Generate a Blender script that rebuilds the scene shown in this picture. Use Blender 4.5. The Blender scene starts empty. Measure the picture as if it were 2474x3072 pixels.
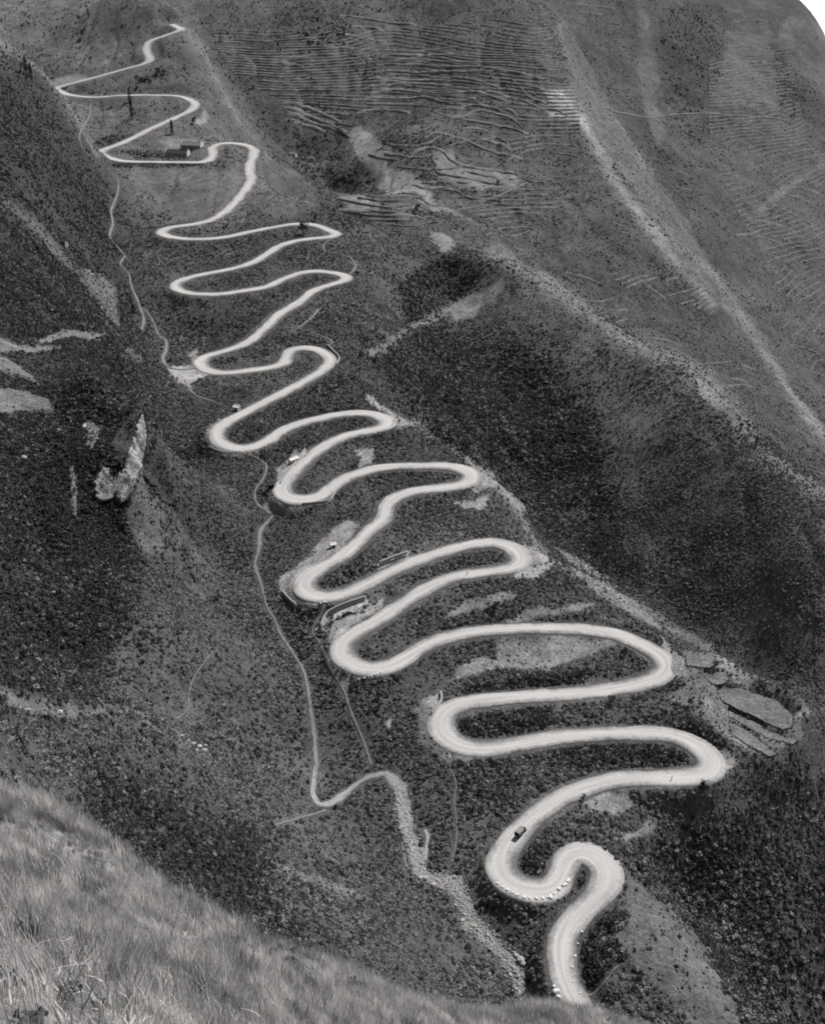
import bpy, bmesh, math, random
import numpy as np
from mathutils import Vector, Matrix, kdtree

random.seed(7)
rng = np.random.default_rng(11)
scene = bpy.context.scene
COL = scene.collection

# ------------------------------------------------------------------ camera
F_PX, W_PX, H_PX = 3400.0, 2474.0, 3072.0
PITCH = math.atan((1536.0 + 200.0) / F_PX)
cam_d = bpy.data.cameras.new('camera')
cam = bpy.data.objects.new('camera', cam_d)
COL.objects.link(cam)
cam.location = (0, 0, 0)
cam.rotation_euler = (math.pi / 2 - PITCH, 0, 0)
cam_d.sensor_fit = 'VERTICAL'
cam_d.sensor_height = 36.0
cam_d.lens = 36.0 * F_PX / H_PX
cam_d.clip_start = 0.5
cam_d.clip_end = 120000.0
scene.camera = cam

# ------------------------------------------------------------------ light
SUN_AZ, SUN_EL = math.radians(45), math.radians(55)
SDIR = Vector((math.cos(SUN_EL) * math.sin(SUN_AZ), math.cos(SUN_EL) * math.cos(SUN_AZ), math.sin(SUN_EL)))
world = bpy.data.worlds.new('World')
scene.world = world
world.use_nodes = True
wn, wl = world.node_tree.nodes, world.node_tree.links
wn.clear()
sky = wn.new('ShaderNodeTexSky')
sky.sky_type = 'NISHITA'
sky.sun_disc = False
sky.sun_elevation = SUN_EL
sky.sun_rotation = SUN_AZ
sky.altitude = 1200
sky.dust_density = 2.5
bw = wn.new('ShaderNodeRGBToBW')            # black-and-white film
bg = wn.new('ShaderNodeBackground')
bg.inputs['Strength'].default_value = 0.085
wo = wn.new('ShaderNodeOutputWorld')
wl.new(sky.outputs[0], bw.inputs[0]); wl.new(bw.outputs[0], bg.inputs['Color']); wl.new(bg.outputs[0], wo.inputs['Surface'])
sun_d = bpy.data.lights.new('sun', 'SUN')
sun_d.energy = 4.1
sun_d.angle = math.radians(0.5)
sun_d.color = (1.0, 0.985, 0.972)
sun = bpy.data.objects.new('sun', sun_d)
COL.objects.link(sun)
sun.rotation_euler = SDIR.to_track_quat('Z', 'Y').to_euler()
scene.view_settings.view_transform = 'Standard'
scene.view_settings.look = 'None'
scene.view_settings.exposure = 0.14
scene.view_settings.gamma = 1.0
scene.view_settings.use_curve_mapping = False
scene.cycles.pixel_filter_type = 'BLACKMAN_HARRIS'
scene.cycles.filter_width = 1.9           # an old plate camera's softness

# ------------------------------------------------------------------ helpers: survey
CP, SP = math.cos(PITCH), math.sin(PITCH)

def ray(px, py):
    """direction with unit horizontal advance: returns (x/Y, z/Y)"""
    u = (np.asarray(px, float) - W_PX / 2) / F_PX
    v = -(np.asarray(py, float) - H_PX / 2) / F_PX
    d = CP + v * SP
    return u / d, (-SP + v * CP) / d

def pt(px, py, Y):
    k, m = ray(px, py)
    return np.stack([k * Y, np.broadcast_to(np.asarray(Y, float), np.shape(k)), m * Y], -1)

def project(x, y, z):
    depth = y * CP - z * SP
    up = y * SP + z * CP
    return W_PX / 2 + F_PX * x / depth, H_PX / 2 - F_PX * up / depth

OFF = dict(a=(0, 0), b=(824, 0), c=(1648, 0), d=(0, 768), e=(824, 768), f=(1648, 768), g=(0, 1536), h=(824, 1536),
           i=(1648, 1536), j=(0, 2304), k=(824, 2304), l=(1648, 2304))

def S(tag, pts):
    p = np.array(pts, float)
    if tag == 'D':
        p[:, :2] /= 0.70170
    elif tag != 'S':
        p[:, :2] = p[:, :2] / 2.107 + np.array(OFF[tag])
    return p

def curve(pts, step):
    """Catmull-Rom through 2-D or n-D points, even steps of the first two coordinates"""
    p = np.asarray(pts, float)
    q = np.vstack([2 * p[0] - p[1], p, 2 * p[-1] - p[-2]])
    out = []
    for a in range(1, len(q) - 2):
        n = max(2, int(np.hypot(*(q[a + 1] - q[a])[:2]) / step) + 1)
        t = np.linspace(0, 1, n, endpoint=False)[:, None]
        p0, p1, p2, p3 = q[a - 1], q[a], q[a + 1], q[a + 2]
        out.append(0.5 * (2 * p1 + (p2 - p0) * t + (2 * p0 - 5 * p1 + 4 * p2 - p3) * t ** 2 + (3 * p1 - p0 - 3 * p2 + p3) * t ** 3))
    out.append(p[-1:])
    return np.vstack(out)

def even(P, step):
    P = np.asarray(P)
    d = np.r_[0, np.cumsum(np.linalg.norm(np.diff(P[:, :3], axis=0), axis=1))]
    n = max(2, int(d[-1] / step) + 1)
    s = np.linspace(0, d[-1], n)
    return np.stack([np.interp(s, d, P[:, c]) for c in range(P.shape[1])], -1)

def smooth_rows(P, sigma):
    r = int(sigma * 3) + 1
    k = np.exp(-0.5 * (np.arange(-r, r + 1) / sigma) ** 2); k /= k.sum()
    Q = np.vstack([np.repeat(P[:1], r, 0), P, np.repeat(P[-1:], r, 0)])
    return np.stack([np.convolve(Q[:, c], k, 'valid') for c in range(P.shape[1])], -1)

def sstep(a, b, x):
    t = np.clip((x - a) / (b - a), 0, 1)
    return t * t * (3 - 2 * t)

def hash2(ix, iy, seed):
    h = (ix.astype(np.int64) * 374761393 + iy.astype(np.int64) * 668265263 + seed * 974711) & 0x7fffffff
    h = ((h ^ (h >> 13)) * 1274126177) & 0x7fffffff
    h = (h ^ (h >> 16)) & 0xffff
    return h / 65535.0

def vnoise(x, y, seed=0):
    ix, iy = np.floor(x), np.floor(y)
    fx, fy = x - ix, y - iy
    fx = fx * fx * fx * (fx * (fx * 6 - 15) + 10); fy = fy * fy * fy * (fy * (fy * 6 - 15) + 10)
    ix = ix.astype(np.int64); iy = iy.astype(np.int64)
    a, b = hash2(ix, iy, seed), hash2(ix + 1, iy, seed)
    c, d = hash2(ix, iy + 1, seed), hash2(ix + 1, iy + 1, seed)
    return (a * (1 - fx) + b * fx) * (1 - fy) + (c * (1 - fx) + d * fx) * fy

def fbm(x, y, seed=0, octs=4):
    s, a, t = 0, 0.5, 0
    for o in range(octs):
        s = s + a * vnoise(x * 2 ** o + 17.3 * o, y * 2 ** o - 9.1 * o, seed + o); t += a; a *= 0.5
    return s / t            # 0..1

def poly_w(px, py, poly, feather):
    """soft inside-weight of a surveyed outline"""
    out = np.zeros(px.shape)
    lo, hi = poly.min(0) - feather, poly.max(0) + feather
    m = (px > lo[0]) & (px < hi[0]) & (py > lo[1]) & (py < hi[1])
    if not m.any():
        return out
    x, y = px[m], py[m]
    d2 = np.full(x.shape, 1e18); ins = np.zeros(x.shape, bool)
    n = len(poly)
    for a in range(n):
        x0, y0 = poly[a]; x1, y1 = poly[(a + 1) % n]
        ex, ey = x1 - x0, y1 - y0
        t = np.clip(((x - x0) * ex + (y - y0) * ey) / (ex * ex + ey * ey + 1e-9), 0, 1)
        d2 = np.minimum(d2, (x - x0 - t * ex) ** 2 + (y - y0 - t * ey) ** 2)
        if y0 != y1:
            ins ^= ((y0 > y) != (y1 > y)) & (x < ex * (y - y0) / ey + x0)
    sd = np.where(ins, 1, -1) * np.sqrt(d2)
    out[m] = sstep(-feather, feather, sd)
    return out

# ------------------------------------------------------------------ helpers: objects
def tag(o, label=None, cat=None, group=None, kind=None):
    if label: o['label'] = label
    if cat: o['category'] = cat
    if group: o['group'] = group
    if kind: o['kind'] = kind
    return o

def link(name, me, mat, parent=None, loc=None):
    o = bpy.data.objects.new(name, me)
    COL.objects.link(o)
    if mat is not None and me is not None and len(me.materials) == 0:
        me.materials.append(mat)
    if parent: o.parent = parent
    if loc is not None: o.location = loc
    return o

def empty(name, loc, rz=0.0):
    o = bpy.data.objects.new(name, None)
    COL.objects.link(o)
    o.location = loc; o.rotation_euler = (0, 0, rz); o.empty_display_size = 0.5
    return o

def np_mesh(name, V, Q, smooth=True):
    V = np.ascontiguousarray(V, np.float32); Q = np.ascontiguousarray(Q, np.int32)
    me = bpy.data.meshes.new(name)
    k = Q.shape[1]
    me.vertices.add(len(V)); me.vertices.foreach_set('co', V.ravel())
    me.loops.add(Q.size); me.loops.foreach_set('vertex_index', Q.ravel())
    me.polygons.add(len(Q))
    me.polygons.foreach_set('loop_start', np.arange(0, Q.size, k, dtype=np.int32))
    me.polygons.foreach_set('loop_total', np.full(len(Q), k, np.int32))
    if smooth:
        me.polygons.foreach_set('use_smooth', np.ones(len(Q), bool))
    me.update(calc_edges=True)
    return me

def set_attr(me, name, vals):
    a = me.attributes.new(name, 'FLOAT', 'POINT')
    a.data.foreach_set('value', np.ascontiguousarray(vals, np.float32).ravel())

def grid_quads(nr, nc):
    i = np.arange(nr * nc).reshape(nr, nc)
    return np.stack([i[:-1, :-1], i[:-1, 1:], i[1:, 1:], i[1:, :-1]], -1).reshape(-1, 4)

def bm_mesh(name, bm, smooth=False):
    me = bpy.data.meshes.new(name)
    bmesh.ops.recalc_face_normals(bm, faces=bm.faces)
    bm.to_mesh(me); bm.free()
    if smooth:
        me.polygons.foreach_set('use_smooth', [True] * len(me.polygons))
    return me

def add_box(bm, c, s, rz=0.0, bevel=0.0, taper=1.0):
    g = bmesh.ops.create_cube(bm, size=1.0)
    vs = g['verts']
    for v in vs:
        k = taper if v.co.z > 0 else 1.0
        v.co = Vector((v.co.x * s[0] * k, v.co.y * s[1] * k, v.co.z * s[2]))
    if bevel > 0:
        es = list({e for v in vs for e in v.link_edges})
        r = bmesh.ops.bevel(bm, geom=es, offset=bevel, segments=2, affect='EDGES')
        vs = list({v for f in r['faces'] for v in f.verts} | {v for v in vs if v.is_valid})
    M = Matrix.Translation(c) @ Matrix.Rotation(rz, 4, 'Z')
    for v in vs: v.co = M @ v.co
    return vs

def add_tube(bm, pts, radii, n=6):
    rings = []
    for a, p in enumerate(pts):
        p = Vector(p)
        d = (Vector(pts[min(a + 1, len(pts) - 1)]) - Vector(pts[max(a - 1, 0)])).normalized()
        q = d.to_track_quat('Z', 'Y')
        rings.append([bm.verts.new(p + q @ Vector((math.cos(t) * radii[a], math.sin(t) * radii[a], 0)))
                      for t in [2 * math.pi * k / n for k in range(n)]])
    for a in range(len(rings) - 1):
        for k in range(n):
            bm.faces.new((rings[a][k], rings[a][(k + 1) % n], rings[a + 1][(k + 1) % n], rings[a + 1][k]))
    bm.faces.new(rings[0][::-1]); bm.faces.new(rings[-1])

# ------------------------------------------------------------------ materials (greys: black-and-white film)
def grey(v):
    return (v, v * 0.985, v * 0.978, 1)

def new_mat(name):
    m = bpy.data.materials.new(name)
    m.use_nodes = True
    n, l = m.node_tree.nodes, m.node_tree.links
    b = n['Principled BSDF']
    b.inputs['Roughness'].default_value = 0.95
    b.inputs['Specular IOR Level'].default_value = 0.15
    return m, n, l, b

def noise_node(n, l, scale, detail=3, rough=0.6, coord='Object', stretch=None):
    tc = n.new('ShaderNodeTexCoord')
    t = n.new('ShaderNodeTexNoise')
    t.inputs['Scale'].default_value = scale; t.inputs['Detail'].default_value = detail; t.inputs['Roughness'].default_value = rough
    if stretch:
        mp = n.new('ShaderNodeMapping'); mp.inputs['Scale'].default_value = stretch
        l.new(tc.outputs[coord], mp.inputs[0]); l.new(mp.outputs[0], t.inputs['Vector'])
    else:
        l.new(tc.outputs[coord], t.inputs['Vector'])
    return t.outputs[0]

def maprange(n, l, src, a, b, c, d):
    r = n.new('ShaderNodeMapRange')
    for k, v in zip(('From Min', 'From Max', 'To Min', 'To Max'), (a, b, c, d)): r.inputs[k].default_value = v
    l.new(src, r.inputs['Value'])
    return r.outputs[0]

def mathn(n, l, op, a, b=None):
    r = n.new('ShaderNodeMath'); r.operation = op
    for k, v in enumerate((a, b)):
        if v is None: continue
        if isinstance(v, (int, float)): r.inputs[k].default_value = v
        else: l.new(v, r.inputs[k])
    return r.outputs[0]

def tint(n, l, val):
    c = n.new('ShaderNodeCombineColor')
    l.new(val, c.inputs[0]); l.new(mathn(n, l, 'MULTIPLY', val, 0.985), c.inputs[1]); l.new(mathn(n, l, 'MULTIPLY', val, 0.978), c.inputs[2])
    return c.outputs[0]

def bump(n, l, b, h, strength, dist):
    bp = n.new('ShaderNodeBump'); bp.inputs['Strength'].default_value = strength; bp.inputs['Distance'].default_value = dist
    l.new(h, bp.inputs['Height']); l.new(bp.outputs[0], b.inputs['Normal'])

def simple_mat(name, v, var=0.25, scale=1.0, rough=0.95, bump_s=0.0, bump_d=0.05, stretch=None):
    m, n, l, b = new_mat(name)
    t = noise_node(n, l, scale, 4, 0.65, stretch=stretch)
    k = maprange(n, l, t, 0.25, 0.75, v * (1 - var), v * (1 + var))
    l.new(tint(n, l, k), b.inputs['Base Color'])
    b.inputs['Roughness'].default_value = rough
    if bump_s: bump(n, l, b, t, bump_s, bump_d)
    return m

def ground_mat():
    m, n, l, b = new_mat('scrub_ground')
    at = n.new('ShaderNodeAttribute'); at.attribute_name = 'albedo'
    f1 = maprange(n, l, noise_node(n, l, 0.8, 4, 0.75), 0.3, 0.7, 0.5, 1.6)
    f2 = maprange(n, l, noise_node(n, l, 0.16, 3, 0.6), 0.3, 0.7, 0.72, 1.3)
    f0 = maprange(n, l, noise_node(n, l, 2.6, 3, 0.7), 0.32, 0.68, 0.55, 1.5)
    f3 = maprange(n, l, noise_node(n, l, 0.03, 3, 0.6), 0.3, 0.7, 0.85, 1.17)
    k = mathn(n, l, 'MULTIPLY', mathn(n, l, 'MULTIPLY', mathn(n, l, 'MULTIPLY', at.outputs['Fac'], f0), f1), mathn(n, l, 'MULTIPLY', f2, f3))
    l.new(tint(n, l, k), b.inputs['Base Color'])
    bump(n, l, b, noise_node(n, l, 0.55, 4, 0.7), 0.8, 1.1)
    return m

def road_mat():
    m, n, l, b = new_mat('pale_gravel_road')
    at = n.new('ShaderNodeAttribute'); at.attribute_name = 'edge'
    au = n.new('ShaderNodeAttribute'); au.attribute_name = 'lane'
    ar = n.new('ShaderNodeAttribute'); ar.attribute_name = 'run'
    cb = n.new('ShaderNodeCombineXYZ')
    l.new(mathn(n, l, 'MULTIPLY', au.outputs['Fac'], 2.6), cb.inputs[0]); l.new(mathn(n, l, 'MULTIPLY', ar.outputs['Fac'], 0.022), cb.inputs[1])
    tr = n.new('ShaderNodeTexNoise'); tr.inputs['Scale'].default_value = 1.6; tr.inputs['Detail'].default_value = 3
    l.new(cb.outputs[0], tr.inputs['Vector'])
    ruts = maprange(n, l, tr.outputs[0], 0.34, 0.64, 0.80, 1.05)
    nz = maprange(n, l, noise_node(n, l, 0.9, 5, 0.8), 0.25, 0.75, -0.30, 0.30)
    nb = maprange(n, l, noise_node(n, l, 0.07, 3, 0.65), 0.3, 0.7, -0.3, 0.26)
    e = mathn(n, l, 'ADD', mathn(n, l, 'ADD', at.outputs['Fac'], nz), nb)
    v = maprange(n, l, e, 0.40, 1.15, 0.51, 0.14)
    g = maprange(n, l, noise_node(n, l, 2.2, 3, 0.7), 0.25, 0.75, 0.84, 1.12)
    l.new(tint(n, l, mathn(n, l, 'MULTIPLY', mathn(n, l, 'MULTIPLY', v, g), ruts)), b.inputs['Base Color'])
    bump(n, l, b, noise_node(n, l, 1.5, 4, 0.7), 0.4, 0.2)
    return m

def leaf_mat(name, lo, hi):
    m, n, l, b = new_mat(name)
    oi = n.new('ShaderNodeObjectInfo')
    k = maprange(n, l, oi.outputs['Random'], 0, 1, lo, hi)
    t = maprange(n, l, noise_node(n, l, 2.5, 2, 0.6), 0.3, 0.7, 0.75, 1.25)
    l.new(tint(n, l, mathn(n, l, 'MULTIPLY', k, t)), b.inputs['Base Color'])
    return m

def grass_mat():
    m, n, l, b = new_mat('dry_grass')
    oi = n.new('ShaderNodeObjectInfo')
    nz = n.new('ShaderNodeTexNoise'); nz.inputs['Scale'].default_value = 0.55; nz.inputs['Detail'].default_value = 5; nz.inputs['Roughness'].default_value = 0.7
    l.new(oi.outputs['Location'], nz.inputs['Vector'])
    k = mathn(n, l, 'MULTIPLY', maprange(n, l, oi.outputs['Random'], 0, 1, 0.2, 0.95), maprange(n, l, nz.outputs[0], 0.38, 0.6, 0.38, 1.3))
    col = tint(n, l, k)
    d = n.new('ShaderNodeBsdfDiffuse'); t = n.new('ShaderNodeBsdfTranslucent'); mx = n.new('ShaderNodeMixShader'); mx.inputs[0].default_value = 0.45
    l.new(col, d.inputs[0]); l.new(col, t.inputs[0]); l.new(d.outputs[0], mx.inputs[1]); l.new(t.outputs[0], mx.inputs[2])
    l.new(mx.outputs[0], n['Material Output'].inputs['Surface'])
    return m

M_ground = ground_mat()
M_road = road_mat()
def worn_mat(name, mid, rim, lo, hi, nscale):
    m, n, l, b = new_mat(name)
    at = n.new('ShaderNodeAttribute'); at.attribute_name = 'edge'
    nz = maprange(n, l, noise_node(n, l, nscale, 5, 0.75), 0.28, 0.72, -0.5, 0.5)
    v = maprange(n, l, mathn(n, l, 'ADD', at.outputs['Fac'], nz), lo, hi, mid, rim)
    g = maprange(n, l, noise_node(n, l, 1.6, 4, 0.75), 0.28, 0.72, 0.6, 1.35)
    l.new(tint(n, l, mathn(n, l, 'MULTIPLY', v, g)), b.inputs['Base Color'])
    bump(n, l, b, noise_node(n, l, 1.0, 4, 0.7), 0.7, 0.4)
    return m
M_path = worn_mat('trodden_path', 0.22, 0.065, 0.25, 1.0, 0.6)
M_bed = worn_mat('dry_stream_gravel', 0.34, 0.13, 0.35, 1.15, 0.22)
M_field = simple_mat('stubble_field', 0.175, 0.32, 1.6, bump_s=0.5, bump_d=0.3)
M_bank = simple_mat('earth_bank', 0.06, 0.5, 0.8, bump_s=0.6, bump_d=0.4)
M_lip = simple_mat('dry_grass_bank', 0.17, 0.6, 0.12, bump_s=0.5, bump_d=0.6)
M_lip2 = simple_mat('faint_grass_bank', 0.15, 0.6, 0.1, bump_s=0.5, bump_d=0.6)
M_bush = leaf_mat('scrub_leaves', 0.07, 0.27)
M_tree = leaf_mat('tree_leaves', 0.035, 0.06)
M_dbush = leaf_mat('evergreen_leaves', 0.022, 0.085)
M_bark = simple_mat('bark', 0.08, 0.4, 6.0)
M_grass = grass_mat()
M_rock = simple_mat('pale_limestone', 0.42, 0.55, 0.25, bump_s=0.9, bump_d=1.5, stretch=(1, 1, 0.35))
M_stone = simple_mat('masonry', 0.34, 0.3, 1.5, bump_s=0.6, bump_d=0.15)
M_white = simple_mat('limewash', 0.72, 0.12, 0.6)
M_tile = simple_mat('dark_roof_tile', 0.06, 0.35, 2.0, bump_s=0.6, bump_d=0.1)
M_thatch = simple_mat('weathered_roof', 0.22, 0.3, 1.5, bump_s=0.6, bump_d=0.1)
M_dark = simple_mat('dark_opening', 0.025, 0.2, 1.0)

# ------------------------------------------------------------------ road survey (source-photo pixels, top to bottom)
ROAD = np.vstack([
 S('a', [(1078,150),(1118,170),(1146,184),(1090,207),(1010,235),(955,258),(935,290),(930,325),(945,360),(938,385),(900,405),(800,432),(650,475),
  (500,515),(400,543),(362,556),(385,578),(450,600),(550,612),(640,612),(750,603),(900,600),(1050,602),(1130,607),(1190,625),(1232,653),(1222,685),
  (1170,715),(1080,755),(980,800),(880,850),(790,895),(700,930),(642,955),(648,978),(700,1000),(800,1018),(950,1022),(1100,1024),(1250,1024),
  (1310,1012),(1340,985),(1345,950),(1360,922),(1400,907),(1480,905),(1560,920),(1602,945),(1600,985),(1580,1040),(1580,1090),(1588,1130),(1565,1180),
  (1510,1250),(1430,1330),(1340,1385),(1230,1415),(1120,1430),(1050,1445),(1022,1467),(1060,1490),(1150,1505),(1260,1510),(1400,1500),(1550,1470),(1690,1442)]),
 S('b', [(0,1435),(100,1418),(200,1415),(280,1430),(345,1458),(388,1480),(330,1497),(200,1510),(100,1530),(20,1560)]),
 S('d', [(1650,10),(1560,52),(1450,83),(1330,105),(1200,135),(1122,165),(1108,190),(1140,215),(1200,232),(1300,240),(1400,237),(1550,215),(1690,190)]),
 S('e', [(0,170),(80,135),(170,105),(260,95),(340,102),(420,118),(458,136),(420,157),(330,185),(240,220),(190,265),(120,310),(20,370)]),
 S('d', [(1700,430),(1640,480),(1570,540),(1450,590),(1330,625),(1272,657),(1270,690),(1320,720),(1400,735),(1500,730),(1600,715),(1690,705)]),
 S('e', [(0,695),(55,675),(80,640),(95,605),(135,585),(200,580),(280,597),(332,630),(345,665),(318,705),(240,760),(150,810),(20,880)]),
 S('d', [(1700,905),(1600,960),(1500,1010),(1420,1060),(1375,1105),(1372,1148),(1415,1188),(1500,1212),(1600,1200),(1690,1165)]),
 S('e', [(0,1135),(60,1095),(150,1060),(280,1025),(420,1000),(540,990),(640,1005),(695,1030),(708,1055),(675,1080),(600,1100),(480,1125),(370,1170),
  (260,1235),(180,1310),(100,1390),(55,1450),(62,1500),(110,1528),(180,1538),(250,1523),(320,1490),(380,1440),(460,1395),(560,1360),(680,1335),
  (820,1325),(960,1325),(1090,1328),(1180,1345),(1235,1378),(1238,1408),(1200,1435),(1100,1455),(980,1470),(850,1490),(760,1530),(700,1585)]),
 S('h', [(690,45),(600,110),(500,210),(400,290),(290,350),(205,410),(185,455),(205,497),(260,522),(340,530),(450,508),(560,460),(700,390),(850,320),
  (1000,270),(1150,225),(1280,200),(1400,195),(1485,217),(1540,260),(1555,300),(1525,338),(1460,358),(1350,370),(1220,390),(1100,420),(980,470),
  (860,540),(740,620),(620,700),(500,770),(435,830),(425,885),(462,935),(530,975),(620,987),(720,970),(820,922),(920,860),(1030,810),(1150,775),
  (1300,750),(1450,740),(1600,732),(1710,733)]),
 S('i', [(20,735),(120,735),(240,742),(360,758),(470,790),(580,840),(675,895),(728,940),(730,985),(692,1030),(615,1065),(500,1095),(350,1120),(200,1140),(20,1154)]),
 S('h', [(1720,1156),(1600,1160),(1450,1175),(1300,1190),(1180,1212),(1095,1252),(1055,1310),(1062,1378),(1112,1438),(1200,1477),(1300,1488),(1450,1478),
  (1600,1453),(1710,1435)]),
 S('i', [(20,1423),(150,1410),(350,1400),(550,1395),(700,1400),(815,1425),(920,1472),(995,1535),(1022,1590)]),
 S('l', [(1010,18),(900,42),(750,58),(600,60),(450,70),(300,100),(150,150),(20,215)]),
 S('k', [(1730,235),(1650,300),(1560,390),(1480,480),(1438,570),(1436,645),(1480,708),(1560,748),(1650,763),(1720,766)]),
 S('l', [(0,760),(58,720),(82,640),(112,572),(162,532),(220,530),(290,565),(340,620),(362,680),(338,750),(280,820),(200,900),(130,980),(90,1070),(75,1160),
  (75,1250),(95,1330),(125,1405),(160,1470),(200,1530),(235,1620),(260,1750)]),
])
TPY = np.array([-200, 0, 90, 200, 300, 500, 700, 1000, 1300, 1700, 2000, 2300, 2600, 3000, 3200])
TY = np.array([1800, 1600, 1500, 1425, 1350, 1150, 950, 720, 570, 440, 373, 320, 275, 226, 208.0])

def spur_Y(py):
    return np.exp(np.interp(py, TPY, np.log(TY)))

rp = curve(ROAD, 3.0)
rp = smooth_rows(rp, 2.0)
R3 = pt(rp[:, 0], rp[:, 1], spur_Y(rp[:, 1]))
R3 = smooth_rows(even(R3, 1.5), 2.5)
R3 = even(R3, 1.5)
NR = len(R3)

# ------------------------------------------------------------------ terrain survey: photo pixel (displayed 1736 px wide) and distance
C = []
def vis(lst, tagc='D'):
    for x, y, Y in lst:
        s = S(tagc, [(x, y)])[0]
        C.append(pt(s[0], s[1], Y))
def hid(lst):
    for x, y, Y, z in lst:
        s = S('D', [(x, y)])[0]
        k, _ = ray(s[0], s[1])
        C.append(np.array([k * Y, Y, z]))
# valley floor / gully left of the spur
vis([(300,690,770),(350,760,705),(550,960,560),(555,1090,497),(540,1180,459),(590,1330,405),(640,1400,383),(660,1690,309),(800,1640,319),(860,1760,293),
     (920,1860,273),(1000,1950,259),(1080,2080,238),(1110,2130,229),(655,1550,345),(740,1500,352)])
# mountain on the left
vis([(0,1450,210),(150,1480,235),(300,1500,265),(430,1590,275),(560,1740,270),(700,1850,262),(900,1990,240),(1050,2130,222),
     (0,1600,170),(200,1680,200),(400,1850,215),(600,1950,215),(800,2010,212),
     (0,1350,320),(150,1400,325),(300,1430,330),(450,1480,335),(500,1600,312),
     (0,1200,350),(0,1050,385),(200,1200,375),(200,1080,412),(350,1200,405),(350,1050,450),(450,1200,440),(450,1050,485),(480,1350,372),(350,1330,355),
     (282,870,470),(280,950,440),(275,1020,425),(318,880,585),(325,960,555),(345,1080,462),(150,900,455),(50,900,430),(0,870,430),(0,700,520),(100,710,560),(200,700,630),(230,800,560),(100,800,490),
     (200,1040,412),(60,1000,405),(300,760,640),(400,1000,535),
     (0,500,640),(100,550,680),(200,600,740),(260,560,830),(0,300,800),(100,350,870),(180,400,930),(235,430,1010),(240,490,930),
     (0,85,1000),(60,130,1040),(120,185,1080),(170,270,1090),(205,325,1090)])
hid([(0,60,1200,-118),(60,110,1230,-140),(120,180,1260,-168),(170,260,1230,-180)])
vis([(0,50,1600),(100,20,1700),(200,60,1540),(300,0,1650),(0,0,1750),(150,130,1480),(60,90,1560)])
hid([(-350,100,900,-30),(-350,700,400,-90),(-350,1200,250,-95),(-350,1600,130,-90)])
# near side, hidden below the camera hill
hid([(0,1700,120,-121),(0,1700,80,-98),(-300,1700,100,-105),(400,1900,120,-128),(800,2000,120,-142),(1200,2100,120,-160),(1700,2100,120,-175),(1200,2100,85,-130),(1700,2100,85,-140),
     (400,1900,85,-100),(1300,2300,190,-263),(1736,2300,215,-300),(800,2300,170,-236),(300,2100,150,-181)])
# right edge of the spur and the drop behind it
RIDGE = [(400,20,1560),(440,110,1490),(480,210,1385),(555,310,1215),(640,420,1052),(728,490,952),(758,575,855),(772,700,722),(800,790,650),(880,892,585),
         (1040,1010,523),(1148,1165,452),(1292,1240,424),(1505,1380,380),(1705,1510,346)]
vis(RIDGE)
for x, y, Y in RIDGE:
    if 480 < y < 830: continue
    s = S('D', [(x + 18, y)])[0]
    k, m = ray(*s)
    C.append(np.array([k * Y * 1.1, Y * 1.1, m * Y * 1.1 - 0.035 * Y]))
# gully behind, right hill, its ridge, the far mountain
vis([(560,200,1650),(600,330,1400),(700,400,1230),(760,440,1170),(800,500,1090),(850,560,930),(800,640,850),(802,748,702),(860,860,655),(960,930,655),
     (1060,1000,672),(1160,1120,625),(1300,1210,580),(1450,1310,540),(1600,1420,500),(1736,1500,460),
     (880,700,815),(1000,700,865),(1100,800,785),(1200,900,725),(1300,1000,665),(1450,1100,600),(1600,1200,545),(1736,1280,510),
     (1040,530,960),(1130,580,920),(1250,670,850),(1350,730,800),(1450,765,760),(1530,850,690),(1600,940,640),(1736,1050,580),(940,620,930),(990,640,905),(1430,820,724),(1235,730,802),(1570,990,611),(1720,1110,553),(1330,790,760)])
hid([(1130,560,1010,-285),(1250,650,960,-308),(1350,710,930,-322),(1450,740,900,-336),(1600,920,800,-368),(1736,1030,740,-392)])
vis([(1130,555,1120),(1250,640,1080),(1400,715,1020),(1500,790,980),(1600,890,930),(1736,1000,850),
     (1000,400,1280),(1100,450,1230),(1200,500,1200),(1300,580,1150),(1450,680,1110),(900,200,1600),(700,150,1700),(1100,250,1500),(900,50,1850),
     (600,60,1800),(500,0,1900),(1100,0,2000),(800,300,1430),(900,400,1270),(1100,350,1390),(800,0,1950),(950,480,1120),
     (1180,60,1850),(1230,160,1720),(1290,250,1600),(1350,350,1480),(1430,480,1350),(1540,640,1220),(1640,790,1100),(1736,920,1000)])
hid([(1200,50,2050,-195),(1310,240,1800,-295),(1450,470,1550,-388),(1560,620,1400,-445),(1736,890,1200,-535)])
vis([(1300,100,2250),(1300,200,2050),(1400,300,1900),(1500,400,1800),(1600,550,1650),(1700,700,1500),(1736,820,1400),(1736,500,1850),(1650,300,2200),
     (1500,200,2250),(1650,150,2500),(1736,200,2450),(1500,50,2600),(1400,0,2500),(1600,0,2800),(1683,0,2850),(1736,90,2700)])
hid([(1705,-20,3250,-420),(1760,40,3050,-440),(1740,-60,3600,-600),(1850,60,2700,-420),(1600,-120,3700,-300)])
hid([(300,-100,2300,-24),(900,-100,2300,-24),(0,-100,2100,-22),(1300,-100,2800,-30),(1560,-60,3100,-75),(300,-100,4200,-200),(1000,-100,4200,-250),(1700,-100,4300,-700)])
hid([(2100,600,1500,-560),(2100,1000,1100,-500),(2100,1500,520,-420),(2100,2000,290,-330)])
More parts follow.
